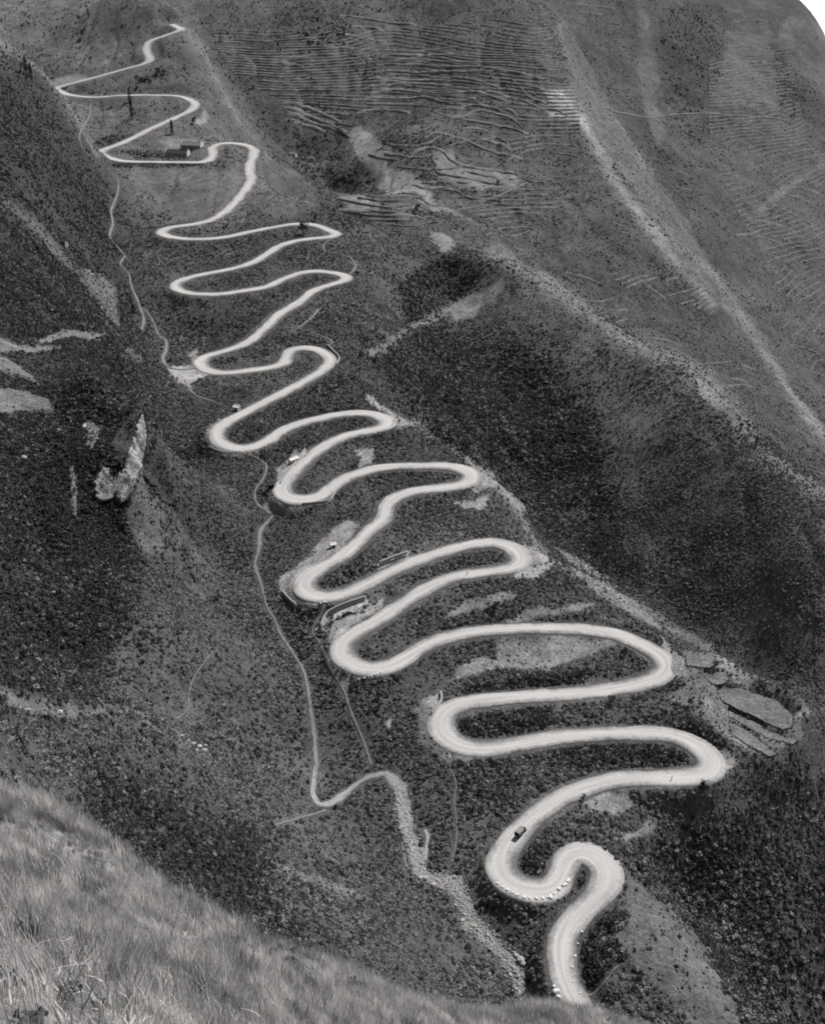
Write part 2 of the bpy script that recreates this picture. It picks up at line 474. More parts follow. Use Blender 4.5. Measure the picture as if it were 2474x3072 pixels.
# slope below the terraces, lower right
vis([(1650,1650,322),(1736,1650,345),(1600,1800,300),(1736,1850,300),(1650,2000,275),(1736,2156,262),(1430,1890,287),(1530,2030,264),(1590,2130,252),
     (1310,1810,277),(1400,1930,254),(1500,2050,236),(1550,2150,223),(1300,2050,232),(1400,2150,219),(1200,2130,224)])
C = np.array(C)
road_c = R3[::9]
CP_ALL = np.vstack([C, road_c])

def fan(x, y):
    return np.arctan2(x, y), np.log(y)

ct, cl = fan(CP_ALL[:, 0], CP_ALL[:, 1])
# thin out control points that nearly coincide
keep = []
for a in range(len(ct)):
    if all((ct[a] - ct[b]) ** 2 + (cl[a] - cl[b]) ** 2 > 0.006 ** 2 for b in keep):
        keep.append(a)
ct, cl, cz = ct[keep], cl[keep], CP_ALL[keep, 2]
CC = 0.035

def rbf_fit(t, l, z, c=CC, lam=1e-3):
    A = np.sqrt((t[:, None] - t[None]) ** 2 + (l[:, None] - l[None]) ** 2 + c * c)
    A[np.diag_indices(len(t))] -= lam
    Pm = np.stack([np.ones_like(t), t, l], -1)
    n = len(t)
    B = np.zeros((n + 3, n + 3)); B[:n, :n] = A; B[:n, n:] = Pm; B[n:, :n] = Pm.T
    return np.linalg.solve(B, np.r_[z, 0, 0, 0])

def rbf_eval(w, t, l, T, L, c=CC):
    out = np.empty(T.shape); Tf, Lf, of = T.ravel(), L.ravel(), out.ravel()
    n = len(t)
    for s in range(0, Tf.size, 20000):
        e = slice(s, s + 20000)
        D = (Tf[e, None].astype(np.float32) - t[None].astype(np.float32)) ** 2
        D += (Lf[e, None].astype(np.float32) - l[None].astype(np.float32)) ** 2
        D += c * c
        np.sqrt(D, out=D)
        of[e] = D @ w[:n].astype(np.float32) + w[n] + w[n + 1] * Tf[e] + w[n + 2] * Lf[e]
    return of.reshape(T.shape)

wts = rbf_fit(ct, cl, cz)
# survey grid: dense where the road climbs, coarse beyond the frame
th_in = np.linspace(-0.49, 0.49, 780)
th = np.r_[np.linspace(-0.75, -0.49, 30)[:-1], th_in, np.linspace(0.49, 0.75, 30)[1:]]
lny = np.r_[np.linspace(np.log(88), np.log(205), 50)[:-1], np.linspace(np.log(205), np.log(1560), 660)[:-1],
            np.linspace(np.log(1560), np.log(2950), 170)[:-1], np.linspace(np.log(2950), np.log(4600), 30)]
NT, NL = len(th), len(lny)
# coarse evaluation then cubic-ish upsample is not needed: evaluate on every third row/column and interpolate
sr, sc = 3, 3
ri = np.unique(np.r_[np.arange(0, NL, sr), NL - 1]); ci = np.unique(np.r_[np.arange(0, NT, sc), NT - 1])
Zc = rbf_eval(wts, ct, cl, *np.broadcast_arrays(th[None, ci], lny[ri, None]))
Zr = np.stack([np.interp(th, th[ci], row) for row in Zc])
ZZ = np.stack([np.interp(lny, lny[ri], Zr[:, j]) for j in range(NT)], 1)
TH, LY = np.meshgrid(th, lny)
YY = np.exp(LY); XX = YY * np.tan(TH)
# soften the facets of the coarse evaluation
for _ in range(3):
    ZZ[1:-1] = 0.25 * ZZ[:-2] + 0.5 * ZZ[1:-1] + 0.25 * ZZ[2:]
    ZZ[:, 1:-1] = 0.25 * ZZ[:, :-2] + 0.5 * ZZ[:, 1:-1] + 0.25 * ZZ[:, 2:]

# distances to the road
kd = kdtree.KDTree(NR)
for a in range(NR): kd.insert((R3[a, 0], R3[a, 1], 0), a)
kd.balance()
PXg, PYg = project(XX, YY, ZZ)
DR = np.full(XX.shape, 99.0); IR = np.zeros(XX.shape, int)
near = (YY > 200) & (YY < 1620) & (PXg > 60) & (PXg < 2400) & (PYg > 0)
idx = np.argwhere(near)
xs, ys = XX[near], YY[near]
dd = np.empty(len(idx)); ii = np.empty(len(idx), int)
for a in range(len(idx)):
    co, ix, ds = kd.find((xs[a], ys[a], 0))
    dd[a] = ds; ii[a] = ix
DR[near] = dd; IR[near] = ii

# relief: gullies, hummocks; calm near the road
amp = np.clip(YY / 500, 0.5, 1.5)
rel = (fbm(XX / 95, YY / 95, 3, 4) - 0.5) * 7 * amp
wx = XX + 40 * (fbm(XX / 120, YY / 120, 21, 3) - 0.5); wy = YY + 40 * (fbm(XX / 120, YY / 120, 22, 3) - 0.5)
rid = 1 - np.abs(2 * fbm(wx / 42, wy / 90, 8, 3) - 1)
rel -= np.clip(rid - 0.70, 0, 1) * 9 * np.clip(YY / 500, 0.5, 1.0)
rel += (fbm(XX / 14, YY / 14, 9, 3) - 0.5) * 2.2 * np.clip(YY / 500, 0.6, 1.2)
calm = sstep(6, 45, DR)
rel += (fbm(XX / 240, YY / 240, 14, 3) - 0.5) * 46 * sstep(1000, 1350, YY) * (1 - sstep(2300, 2800, YY)) * sstep(10, 120, DR)
rel += (fbm(wx / 60, wy / 160, 15, 3) - 0.5) * 9 * sstep(1000, 1300, YY)
ZZ = ZZ + rel * (0.12 + 0.88 * calm) * np.where(YY < 2900, 1, 0.5)
HW = 3.5
flat = HW + 0.6 + 1.6 * sstep(850, 1150, YY) + np.maximum(0.8, 0.0032 * YY)
wB = sstep(0, 1, (DR - flat) / np.maximum(5.0, 0.008 * YY))
ZB = R3[IR, 2] - 0.45
ZZ = np.where(DR < 90, ZB * (1 - wB) + ZZ * wB, ZZ)

_irow = np.arange(NL); _icol = np.arange(NT)
def ground(x, y, G=None):
    G = ZZ if G is None else G
    x = np.asarray(x, float); y = np.asarray(y, float)
    r = np.interp(np.log(y), lny, _irow); c = np.interp(np.arctan2(x, y), th, _icol)
    r0 = np.clip(r.astype(int), 0, NL - 2); c0 = np.clip(c.astype(int), 0, NT - 2)
    fr, fc = r - r0, c - c0
    return (G[r0, c0] * (1 - fr) * (1 - fc) + G[r0, c0 + 1] * (1 - fr) * fc + G[r0 + 1, c0] * fr * (1 - fc) + G[r0 + 1, c0 + 1] * fr * fc)

def cast(px, py, y0=150, y1=3000):
    """where a sight line meets the finished ground"""
    px = np.atleast_1d(np.asarray(px, float)); py = np.atleast_1d(np.asarray(py, float))
    k, m = ray(px, py)
    Ys = np.exp(np.linspace(np.log(y0), np.log(y1), 1400))
    res = np.empty((len(px), 3))
    for a in range(len(px)):
        g = ground(k[a] * Ys, Ys) - m[a] * Ys
        h = np.argmax(g > 0)
        if h == 0:
            Y = float(spur_Y(py[a]))
        else:
            g0, g1 = g[h - 1], g[h]
            Y = Ys[h - 1] + (Ys[h] - Ys[h - 1]) * (-g0 / (g1 - g0))
        res[a] = (k[a] * Y, Y, ground(k[a] * Y, Y))
    return res

# ------------------------------------------------------------------ land cover
PX, PY = project(XX, YY, ZZ)
alb = np.full(XX.shape, 0.062)
dens = np.full(XX.shape, 0.72)
dark = np.full(XX.shape, 0.16)
size = np.ones(XX.shape)
PXn = PX + 22 * (fbm(TH * 70, LY * 70, 41, 3) - 0.5) + 8 * (fbm(TH * 320, LY * 320, 43, 2) - 0.5)
PYn = PY + 16 * (fbm(TH * 70, LY * 70, 42, 3) - 0.5) + 6 * (fbm(TH * 320, LY * 320, 44, 2) - 0.5)
def cover(tagc, pts, a=None, d=None, s=None, f=8, k=None):
    w = poly_w(PXn, PYn, S(tagc, pts), f)
    global alb, dens, size, dark
    if k is not None: dark = dark * (1 - w) + k * w
    if a is not None: alb = alb * (1 - w) + a * w
    if d is not None: dens = dens * (1 - w) + d * w
    if s is not None: size = size * (1 - w) + s * w

# broad vegetation zones
cover('D', [(-600,-200),(380,-200),(440,110),(560,310),(640,430),(420,500),(230,420),(110,180)], 0.088, 0.45, 0.8, 40)       # grassy head of the spur
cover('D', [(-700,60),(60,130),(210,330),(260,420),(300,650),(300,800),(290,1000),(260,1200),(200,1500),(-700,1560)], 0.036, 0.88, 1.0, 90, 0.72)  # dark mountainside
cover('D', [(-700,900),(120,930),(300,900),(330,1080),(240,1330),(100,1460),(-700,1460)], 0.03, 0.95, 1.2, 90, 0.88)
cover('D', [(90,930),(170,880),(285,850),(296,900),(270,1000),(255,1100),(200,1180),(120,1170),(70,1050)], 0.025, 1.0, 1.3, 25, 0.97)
cover('D', [(440,-300),(1180,-300),(1540,640),(1130,540),(800,500),(560,300)], 0.066, 0.6, 0.9, 25, 0.12)
cover('D', [(1180,-300),(2300,-300),(2300,1400),(1736,920),(1540,640)], 0.064, 0.6, 0.8, 25, 0.12)
cover('D', [(1000,480),(1300,560),(1560,650),(1800,960),(2100,1100),(1736,1040),(1450,760),(1150,590)], 0.058, 0.6, 0.8, 15, 0.12)
cover('D', [(1000,640),(1130,590),(1250,680),(1450,790),(1600,960),(1800,1110),(1900,1500),(1736,1450),(1500,1180),(1250,960)], 0.076, 0.7, 0.8, 50, 0.06)
cover('D', [(780,760),(900,680),(1100,720),(1250,850),(1300,1100),(1380,1250),(1260,1200),(1130,1110),(1000,980),(860,860)], 0.05, 0.95, 1.3, 60, 0.72)  # thicket in the gully
cover('D', [(830,600),(930,540),(1040,560),(960,640),(860,680)], 0.045, 1.0, 1.3, 15, 0.8)
cover('D', [(1310,1800),(1560,1700),(1800,1600),(1900,2300),(1560,2200)], 0.05, 0.9, 1.25, 40, 0.66)
cover('D', [(200,1600),(560,1760),(560,1900),(700,1990),(560,2000),(380,1900),(180,1720)], 0.035, 1.0, 1.2, 60, 0.85)
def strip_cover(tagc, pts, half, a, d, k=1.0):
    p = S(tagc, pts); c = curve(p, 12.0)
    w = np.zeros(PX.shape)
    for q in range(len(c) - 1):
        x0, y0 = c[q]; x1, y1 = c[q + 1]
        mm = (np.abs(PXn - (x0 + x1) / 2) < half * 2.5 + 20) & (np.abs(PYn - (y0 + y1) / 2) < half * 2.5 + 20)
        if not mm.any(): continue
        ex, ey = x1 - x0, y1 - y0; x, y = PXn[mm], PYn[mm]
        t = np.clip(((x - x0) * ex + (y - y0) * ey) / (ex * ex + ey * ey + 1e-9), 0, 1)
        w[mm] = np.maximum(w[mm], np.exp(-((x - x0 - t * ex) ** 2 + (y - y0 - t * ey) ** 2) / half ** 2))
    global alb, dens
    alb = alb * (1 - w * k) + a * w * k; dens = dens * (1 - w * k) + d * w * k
# grassy crests, their backlit rim brightness put into the albedo; bare gully shoulders
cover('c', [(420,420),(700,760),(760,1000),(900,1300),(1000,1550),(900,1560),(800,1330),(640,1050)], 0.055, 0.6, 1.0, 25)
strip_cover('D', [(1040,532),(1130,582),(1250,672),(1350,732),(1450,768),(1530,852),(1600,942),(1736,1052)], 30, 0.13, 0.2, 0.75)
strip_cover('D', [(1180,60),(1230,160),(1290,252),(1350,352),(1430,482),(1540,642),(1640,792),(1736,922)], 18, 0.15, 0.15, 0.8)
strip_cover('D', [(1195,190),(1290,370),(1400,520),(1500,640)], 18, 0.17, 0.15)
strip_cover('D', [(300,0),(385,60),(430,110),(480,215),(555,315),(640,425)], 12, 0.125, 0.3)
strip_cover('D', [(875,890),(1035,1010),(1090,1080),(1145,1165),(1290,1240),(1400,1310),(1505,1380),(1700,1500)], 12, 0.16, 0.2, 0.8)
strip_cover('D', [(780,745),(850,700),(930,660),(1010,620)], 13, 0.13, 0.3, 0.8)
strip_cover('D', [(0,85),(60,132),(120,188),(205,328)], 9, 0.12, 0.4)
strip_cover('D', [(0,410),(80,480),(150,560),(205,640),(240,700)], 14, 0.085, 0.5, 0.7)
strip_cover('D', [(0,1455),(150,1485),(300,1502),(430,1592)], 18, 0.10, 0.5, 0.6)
strip_cover('D', [(1600,300),(1660,420)], 30, 0.06, 0.7)

# ground laid bare, plots and stubble; ridge bands with backlight in their albedo
for tg, p, a, d in [
 ('h', [(1380,800),(1736,800),(1736,990),(1560,950),(1400,930)], 0.17, 0.08),
 ('i', [(0,780),(420,830),(330,870),(200,920),(0,990)], 0.21, 0.03),
 ('h', [(1090,1060),(1180,970),(1300,925),(1450,930),(1560,960),(1736,960),(1736,1000),(1500,985),(1250,1020)], 0.21, 0.03),
 ('h', [(1060,680),(1110,620),(1250,545),(1480,500),(1540,530),(1350,590),(1150,645)], 0.17, 0.08),
 ('h', [(1440,690),(1600,620),(1736,608),(1736,645),(1560,685)], 0.20, 0.05),
 ('i', [(0,610),(180,568),(290,590),(200,625),(0,655)], 0.20, 0.05),
 ('i', [(220,620),(430,690),(480,710),(330,680)], 0.18, 0.1),
 ('h', [(300,170),(450,40),(550,60),(430,225),(210,365),(120,470),(60,525),(30,480),(60,400),(210,290)], 0.26, 0.02),
 ('h', [(270,740),(330,640),(440,590),(580,548),(590,585),(400,650),(330,760)], 0.30, 0.02),
 ('h', [(330,850),(350,730),(430,665),(690,550),(695,590),(500,700),(400,790)], 0.25, 0.02),
 ('h', [(925,1195),(1040,1135),(1052,1200),(960,1300),(915,1300),(895,1250)], 0.30, 0.0),
 ('h', [(698,1305),(742,1310),(725,1362),(700,1350)], 0.30, 0.0),
 ('h', [(650,325),(840,250),(848,280),(655,352)], 0.33, 0.0),
 ('e', [(500,1240),(620,1215),(632,1312),(530,1335),(540,1280)], 0.27, 0.02),
 ('e', [(1140,1555),(1260,1540),(1352,1515),(1335,1605),(1190,1600)], 0.25, 0.02),
 ('e', [(570,865),(620,895),(770,1000),(868,1055),(780,1095),(690,1000),(600,940)], 0.26, 0.05),
 ('e', [(30,1440),(20,1350),(120,1250),(190,1220),(195,1260),(90,1370)], 0.30, 0.02),
 ('e', [(1250,1380),(1360,1405),(1365,1440),(1250,1450)], 0.26, 0.03),
 ('e', [(1380,1430),(1470,1470),(1560,1570),(1600,1640),(1540,1610),(1440,1500)], 0.22, 0.1),
 ('i', [(850,880),(1060,890),(1130,1060),(1200,1100),(1430,1180),(1590,1290),(1590,1480),(1440,1540),(1380,1570),(1150,1450),(950,1290),(740,1170),(860,1100)], 0.15, 0.22),
 ('i', [(0,200),(130,260),(280,340),(420,490),(600,600),(900,770),(1050,870),(1000,880),(760,760),(420,600),(200,420)], 0.19, 0.25),
 ('l', [(470,610),(560,720),(690,840),(850,960),(960,1110),(1020,1230),(1090,1380),(1180,1500),(1200,1650),(900,1650),(720,1450),(600,1300),(520,1220),(420,1050),(500,980),(500,850),(480,730)], 0.115, 0.16),
 ('l', [(225,215),(350,155),(480,165),(545,210),(430,305),(300,290)], 0.20, 0.03),
 ('l', [(410,440),(560,390),(640,310),(685,330),(620,410),(480,462)], 0.20, 0.03),
 ('d', [(200,545),(400,468),(560,468),(690,500),(560,535),(440,520),(300,548)], 0.17, 0.0),
 ('d', [(-300,500),(0,520),(120,560),(330,568),(395,580),(200,612),(60,602),(-300,560)], 0.17, 0.0),
 ('d', [(-200,560),(0,620),(120,690),(250,812),(120,765),(-200,640)], 0.17, 0.0),
 ('d', [(-300,840),(0,838),(130,830),(310,895),(330,970),(100,985),(0,1000),(-300,1010)], 0.14, 0.0),
 ('d', [(1050,700),(1250,695),(1330,750),(1240,790),(1200,845),(1110,765)], 0.28, 0.02),
 ('d', [(500,60),(600,110),(740,190),(750,460),(690,400),(600,250)], 0.13, 0.4),
 ('d', [(780,560),(900,640),(880,700),(760,640)], 0.12, 0.4),
 ('b', [(520,800),(650,870),(730,960),(700,1050),(860,1100),(960,1150),(1000,1280),(1170,1340),(1190,1375),(1000,1300),(880,1215),(720,1230),(650,1180),(600,1080),(520,980),(450,830)], 0.21, 0.03),
 ('b', [(410,1230),(560,1220),(620,1270),(660,1320),(600,1355),(480,1340)], 0.22, 0.03),
 ('b', [(880,1260),(1000,1280),(1180,1350),(1250,1390),(1000,1330)], 0.2, 0.05),
 ('b', [(980,940),(1120,950),(1150,1040),(1050,1100),(1000,1040)], 0.21, 0.03),
 ('b', [(1060,1040),(1500,1090),(1560,1140),(1480,1210),(1200,1180),(1040,1130)], 0.19, 0.05),
 ('b', [(970,1470),(1080,1480),(1150,1560),(1050,1600)], 0.19, 0.1),
 ('b', [(0,1000),(150,1080),(260,1170),(300,1300),(200,1300),(120,1380),(0,1380),(-200,1300),(-150,1050)], 0.115, 0.3),
 ('a', [(830,1040),(1480,1060),(1560,1100),(1500,1240),(1330,1370),(1130,1410),(1060,1300),(830,1150)], 0.13, 0.05),
 ('a', [(1000,900),(1090,870),(1280,890),(1290,910),(1090,930)], 0.20, 0.0),
 ('a', [(1230,760),(1310,690),(1335,740),(1260,780)], 0.28, 0.0),
 ('a', [(330,530),(380,495),(540,470),(560,500),(440,555)], 0.24, 0.03),
 ('e', [(1090,330),(1180,285),(1300,235),(1440,140),(1420,230),(1290,330),(1270,400),(1150,420)], 0.19, 0.12),
 ('f', [(900,740),(1020,830),(1130,960),(1080,980),(960,900)], 0.17, 0.15),
 ('c', [(-30,570),(80,570),(150,680),(230,800),(120,770),(0,740),(-30,650)], 0.34, 0.0),
 ('c', [(60,150),(110,180),(190,370),(270,500),(380,690),(480,860),(600,1080),(760,1260),(880,1420),(960,1600),(820,1600),(700,1420),(560,1230),(420,1030),(260,800),(160,600),(90,330)], 0.135, 0.3),  # light strip of the far ridge: backlight painted as paler albedo
 ('f', [(800,0),(950,60),(1170,270),(1130,350),(1000,230),(860,100)], 0.15, 0.25),  # lower end of the ridge strip, same painted backlight
 ('c', [(560,0),(640,160),(680,480),(690,720),(740,900),(680,900),(600,700),(560,450)], 0.115, 0.3),
 ('c', [(1060,560),(1120,200),(1380,200),(1440,560),(1440,680),(1050,680)], 0.11, 0.3),
 ('c', [(1400,280),(1600,480),(1760,600),(1760,150),(1500,100)], 0.125, 0.3),
 ('c', [(1230,1370),(1500,1160),(1740,1010),(1740,1060),(1540,1180),(1280,1390)], 0.13, 0.3),
 ('k', [(0,590),(140,640),(420,740),(620,830),(400,800),(150,700),(0,650)], 0.15, 0.4),
 ('g', [(0,1130),(120,1170),(420,1230),(700,1270),(420,1300),(200,1280),(0,1200)], 0.16, 0.3),
]:
    cover(tg, p, a * 0.74, 0.06 + d, 0.7, 6)
cover('D', [(296,985),(345,1090),(335,1180),(296,1150),(262,1075)], 0.095, 0.35, 0.8, 16, 0.5)
cover('D', [(190,880),(215,900),(200,960),(180,940)], 0.13, 0.3, 0.8, 10, 0.6)
cover('D', [(150,970),(165,1000),(165,1090),(150,1080)], 0.12, 0.4, 0.8, 10, 0.6)
# gravel aprons thrown out round the bends
for p, a in [([(594,1212),(640,1185),(628,1240),(655,1262),(695,1258),(660,1278),(620,1274),(590,1245)], 0.2), ([(432,900),(470,876),(452,920),(482,942),(545,948),(500,963),(446,946)], 0.17),
             ([(878,1468),(922,1496),(908,1550),(952,1588),(1005,1596),(940,1604),(884,1562)], 0.14), ([(1098,1146),(1132,1156),(1168,1190),(1132,1218),(1078,1214),(1108,1180)], 0.19),
             ([(988,972),(1032,996),(1050,1022),(1000,1038)], 0.17), ([(1388,1336),(1437,1388),(1444,1422),(1400,1434)], 0.16), ([(1478,1536),(1528,1576),(1550,1610),(1510,1644)], 0.16),
             ([(568,1036),(600,1056),(645,1068),(600,1084),(556,1072)], 0.17), ([(686,1376),(716,1418),(762,1434),(720,1444),(690,1422)], 0.16), ([(398,745),(420,735),(415,765),(440,788),(410,790)], 0.17),
             ([(1030,1800),(1045,1840),(1090,1890),(1150,1898),(1090,1905),(1035,1860)], 0.13), ([(1270,1790),(1305,1815),(1315,1860),(1290,1890)], 0.13)]:
    cover('D', p, a, 0.15, 0.6, 5)
# darker brakes of trees on the far slopes
for tg, p in [
 ('b', [(140,570),(300,565),(360,640),(300,680),(150,630)]), ('b', [(20,990),(200,820),(400,860),(410,1010),(250,1020),(60,1010)]),
 ('b', [(180,1060),(600,1060),(660,1150),(560,1220),(400,1210),(270,1150)]), ('b', [(740,850),(1000,860),(1260,930),(1150,970),(870,960),(760,960)]),
 ('b', [(850,1010),(960,990),(1010,1130),(960,1150),(870,1060)]), ('b', [(900,1330),(1200,1370),(1190,1430),(1000,1390)]),
 ('b', [(0,40),(420,60),(560,300),(0,310)]), ('b', [(300,1310),(420,1330),(640,1370),(560,1440),(380,1420)]),
 ('b', [(500,350),(700,390),(650,480),(560,540),(440,460)]),
 ('c', [(690,60),(1060,20),(1110,300),(1060,560),(940,700),(740,660),(690,400)]), ('c', [(1400,300),(1700,600),(1760,800),(1500,760),(1420,560)]),
 ('c', [(760,760),(1100,760),(1120,900),(900,900)]),
 ('a', [(600,900),(740,830),(880,870),(720,930),(620,930)]), ('a', [(980,445),(1060,440),(1050,470),(990,475)]), ('a', [(840,480),(960,490),(960,520),(860,520)]),
 ('a', [(620,1030),(1290,1030),(1290,1060),(700,1060)]), ('a', [(700,950),(1210,950),(1205,1010),(900,1005)]),
 ('h', [(1050,720),(1430,680),(1500,720),(1100,760)]), ('h', [(1200,1080),(1736,1020),(1736,1110),(1200,1160)]),
 ('i', [(0,1040),(280,970),(360,1000),(200,1080),(0,1110)]), ('i', [(700,1340),(900,1370),(1130,1440),(1140,1500),(1040,1480),(900,1400)]),
 ('i', [(60,1420),(900,1440),(940,1530),(800,1600),(0,1600),(0,1480)]), ('l', [(160,600),(220,600),(280,680),(220,760),(160,760)]),
 ('l', [(200,1000),(420,880),(500,920),(490,1000),(420,1030),(430,1120),(500,1200),(420,1300),(260,1420),(170,1300),(170,1150)]),
 ('k', [(1560,560),(1736,430),(1736,600),(1660,680),(1590,680)]), ('h', [(1180,1300),(1736,1230),(1736,1380),(1300,1430),(1180,1400)]),
]:
    cover(tg, p, 0.05, 0.95 if tg not in 'bc' else 0.75, 1.3, 6 if tg not in 'bc' else 34, 0.75 if tg not in 'bc' else 0.45)
# flat plots to the right of the bends: outline in photo pixels, height of the retaining bank
PLOTS = []
def survey_plot(tagc, pts, bank, dz):
    o = even(np.c_[np.vstack([S(tagc, pts), S(tagc, pts[:1])]), np.zeros(len(pts) + 1)], 4.0)[:-1, :2]
    o = o + rng.normal(0, 0.3, o.shape) + 4 * (np.stack([fbm(o[:, 0] / 14, o[:, 1] / 14, 3, 2), fbm(o[:, 0] / 14, o[:, 1] / 14, 4, 2)], -1) - 0.5)
    c0 = o.mean(0)
    z0 = float(pt(c0[0], c0[1], spur_Y(c0[1]))[2]) + dz
    k, m = ray(o[:, 0], o[:, 1])
    P = np.stack([k * z0 / m, z0 / m, np.full(len(k), z0)], -1)
    w = poly_w(XX, YY, P[:, :2], 11.0)
    w = np.clip(w * 2.0, 0, 1)
    global ZZ, dens
    dens = dens * (1 - poly_w(XX, YY, P[:, :2], 2.0))
    ZZ = np.where(w > 0, ZZ * (1 - w) + (z0 - 0.5) * w, ZZ)
    PLOTS.append((P, bank))
survey_plot('i', [(1130,1320),(1270,1395),(1330,1450),(1430,1530),(1390,1545),(1250,1470),(1150,1400)], 0.6, 0.2)
survey_plot('i', [(1130,1240),(1200,1262),(1290,1312),(1400,1392),(1565,1440),(1540,1468),(1370,1425),(1280,1375),(1130,1285)], 0.7, 0.5)
survey_plot('i', [(1060,1112),(1180,1110),(1300,1145),(1430,1190),(1535,1285),(1530,1355),(1470,1372),(1370,1330),(1290,1285),(1180,1240),(1085,1190)], 0.7, 0.85)
survey_plot('i', [(985,1012),(1105,1010),(1130,1060),(1080,1090),(1030,1085),(960,1025)], 0.6, 0.8)
survey_plot('i', [(862,895),(1035,902),(1050,965),(1010,985),(930,978),(862,968)], 1.2, 1.4)

for P, _b in PLOTS:
    w = poly_w(XX, YY, P[:, :2], 1.2)
    ZZ = np.where(w > 0.3, np.minimum(ZZ, P[0, 2] - 0.5), ZZ)
rockmask = np.maximum(poly_w(PX, PY, S('d', [(890,990),(915,1050),(880,1200),(815,1345),(760,1330),(730,1260),(830,1150)]), 8),
                      poly_w(PX, PY, S('d', [(590,1480),(640,1370),(700,1385),(735,1345),(725,1450),(650,1560),(600,1530)]), 8))
dens *= 1 - rockmask
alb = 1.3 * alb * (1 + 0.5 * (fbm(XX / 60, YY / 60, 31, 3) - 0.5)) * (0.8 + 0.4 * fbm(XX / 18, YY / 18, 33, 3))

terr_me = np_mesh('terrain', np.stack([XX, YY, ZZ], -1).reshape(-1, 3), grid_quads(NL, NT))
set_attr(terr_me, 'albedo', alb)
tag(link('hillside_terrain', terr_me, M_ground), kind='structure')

# white sheet added in the lowland beyond the mountains, standing in for bright sky
cx = np.linspace(-45000, 45000, 90); cy = np.exp(np.linspace(np.log(3300), np.log(60000), 70))
CX, CY = np.meshgrid(cx, cy)
CZ = -760 + 120 * fbm(CX / 2500, CY / 2500, 51, 4)
tag(link('sky_sheet', np_mesh('sky_sheet', np.stack([CX, CY, CZ], -1).reshape(-1, 3), grid_quads(70, 90)), simple_mat('sky_sheet_white', 0.88, 0.04, 0.001)), kind='structure')

# ------------------------------------------------------------------ the road itself
tan = np.gradient(R3[:, :2], axis=0); tan /= np.linalg.norm(tan, axis=1)[:, None]
nor = np.stack([-tan[:, 1], tan[:, 0]], -1)
ang = np.unwrap(np.arctan2(tan[:, 1], tan[:, 0]))
curv = smooth_rows(np.gradient(ang)[:, None] / 1.5, 5)[:, 0]          # 1/m, + turns left
s_arc = np.arange(NR) * 1.5
jit = lambda sd, sc: (fbm(s_arc / sc, np.zeros(NR), sd, 3) - 0.5) * 2
hl = 3.3 + 0.55 * jit(61, 6) + np.clip(-curv * 22, 0, 2.6)            # outside of the bend is wider
hr = 3.3 + 0.55 * jit(62, 6) + np.clip(curv * 22, 0, 2.6)
hl += np.clip(curv * 5, 0, .4); hr += np.clip(-curv * 5, 0, .4)
gain = 1 + 0.35 * sstep(850, 1150, R3[:, 1])
hl = (hl + 0.5) * gain; hr = (hr + 0.5) * gain
prof = np.array([-1.16, -1.08, -1.0, -0.8, -0.4, 0, 0.4, 0.8, 1.0, 1.08, 1.16])
pz = np.array([-1.6, -0.5, -0.12, -0.04, 0.02, 0.04, 0.02, -0.04, -0.12, -0.5, -1.6])
pe = np.array([1.3, 1.2, 1.0, 0.75, 0.3, 0.12, 0.3, 0.75, 1.0, 1.2, 1.3])
wid = np.where(prof[None] < 0, hr[:, None], hl[:, None])
RV = np.empty((NR, len(prof), 3))
RV[:, :, :2] = R3[:, None, :2] + nor[:, None, :] * (prof[None, :, None] * wid[..., None])
RV[:, :, 2] = R3[:, None, 2] + pz[None]
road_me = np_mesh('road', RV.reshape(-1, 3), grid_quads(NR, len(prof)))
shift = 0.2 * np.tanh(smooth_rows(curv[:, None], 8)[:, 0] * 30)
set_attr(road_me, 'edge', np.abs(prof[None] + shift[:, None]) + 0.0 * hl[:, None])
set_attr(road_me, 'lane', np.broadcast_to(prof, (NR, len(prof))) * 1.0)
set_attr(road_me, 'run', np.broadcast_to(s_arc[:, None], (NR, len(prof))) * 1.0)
tag(link('road', road_me, M_road), kind='structure')

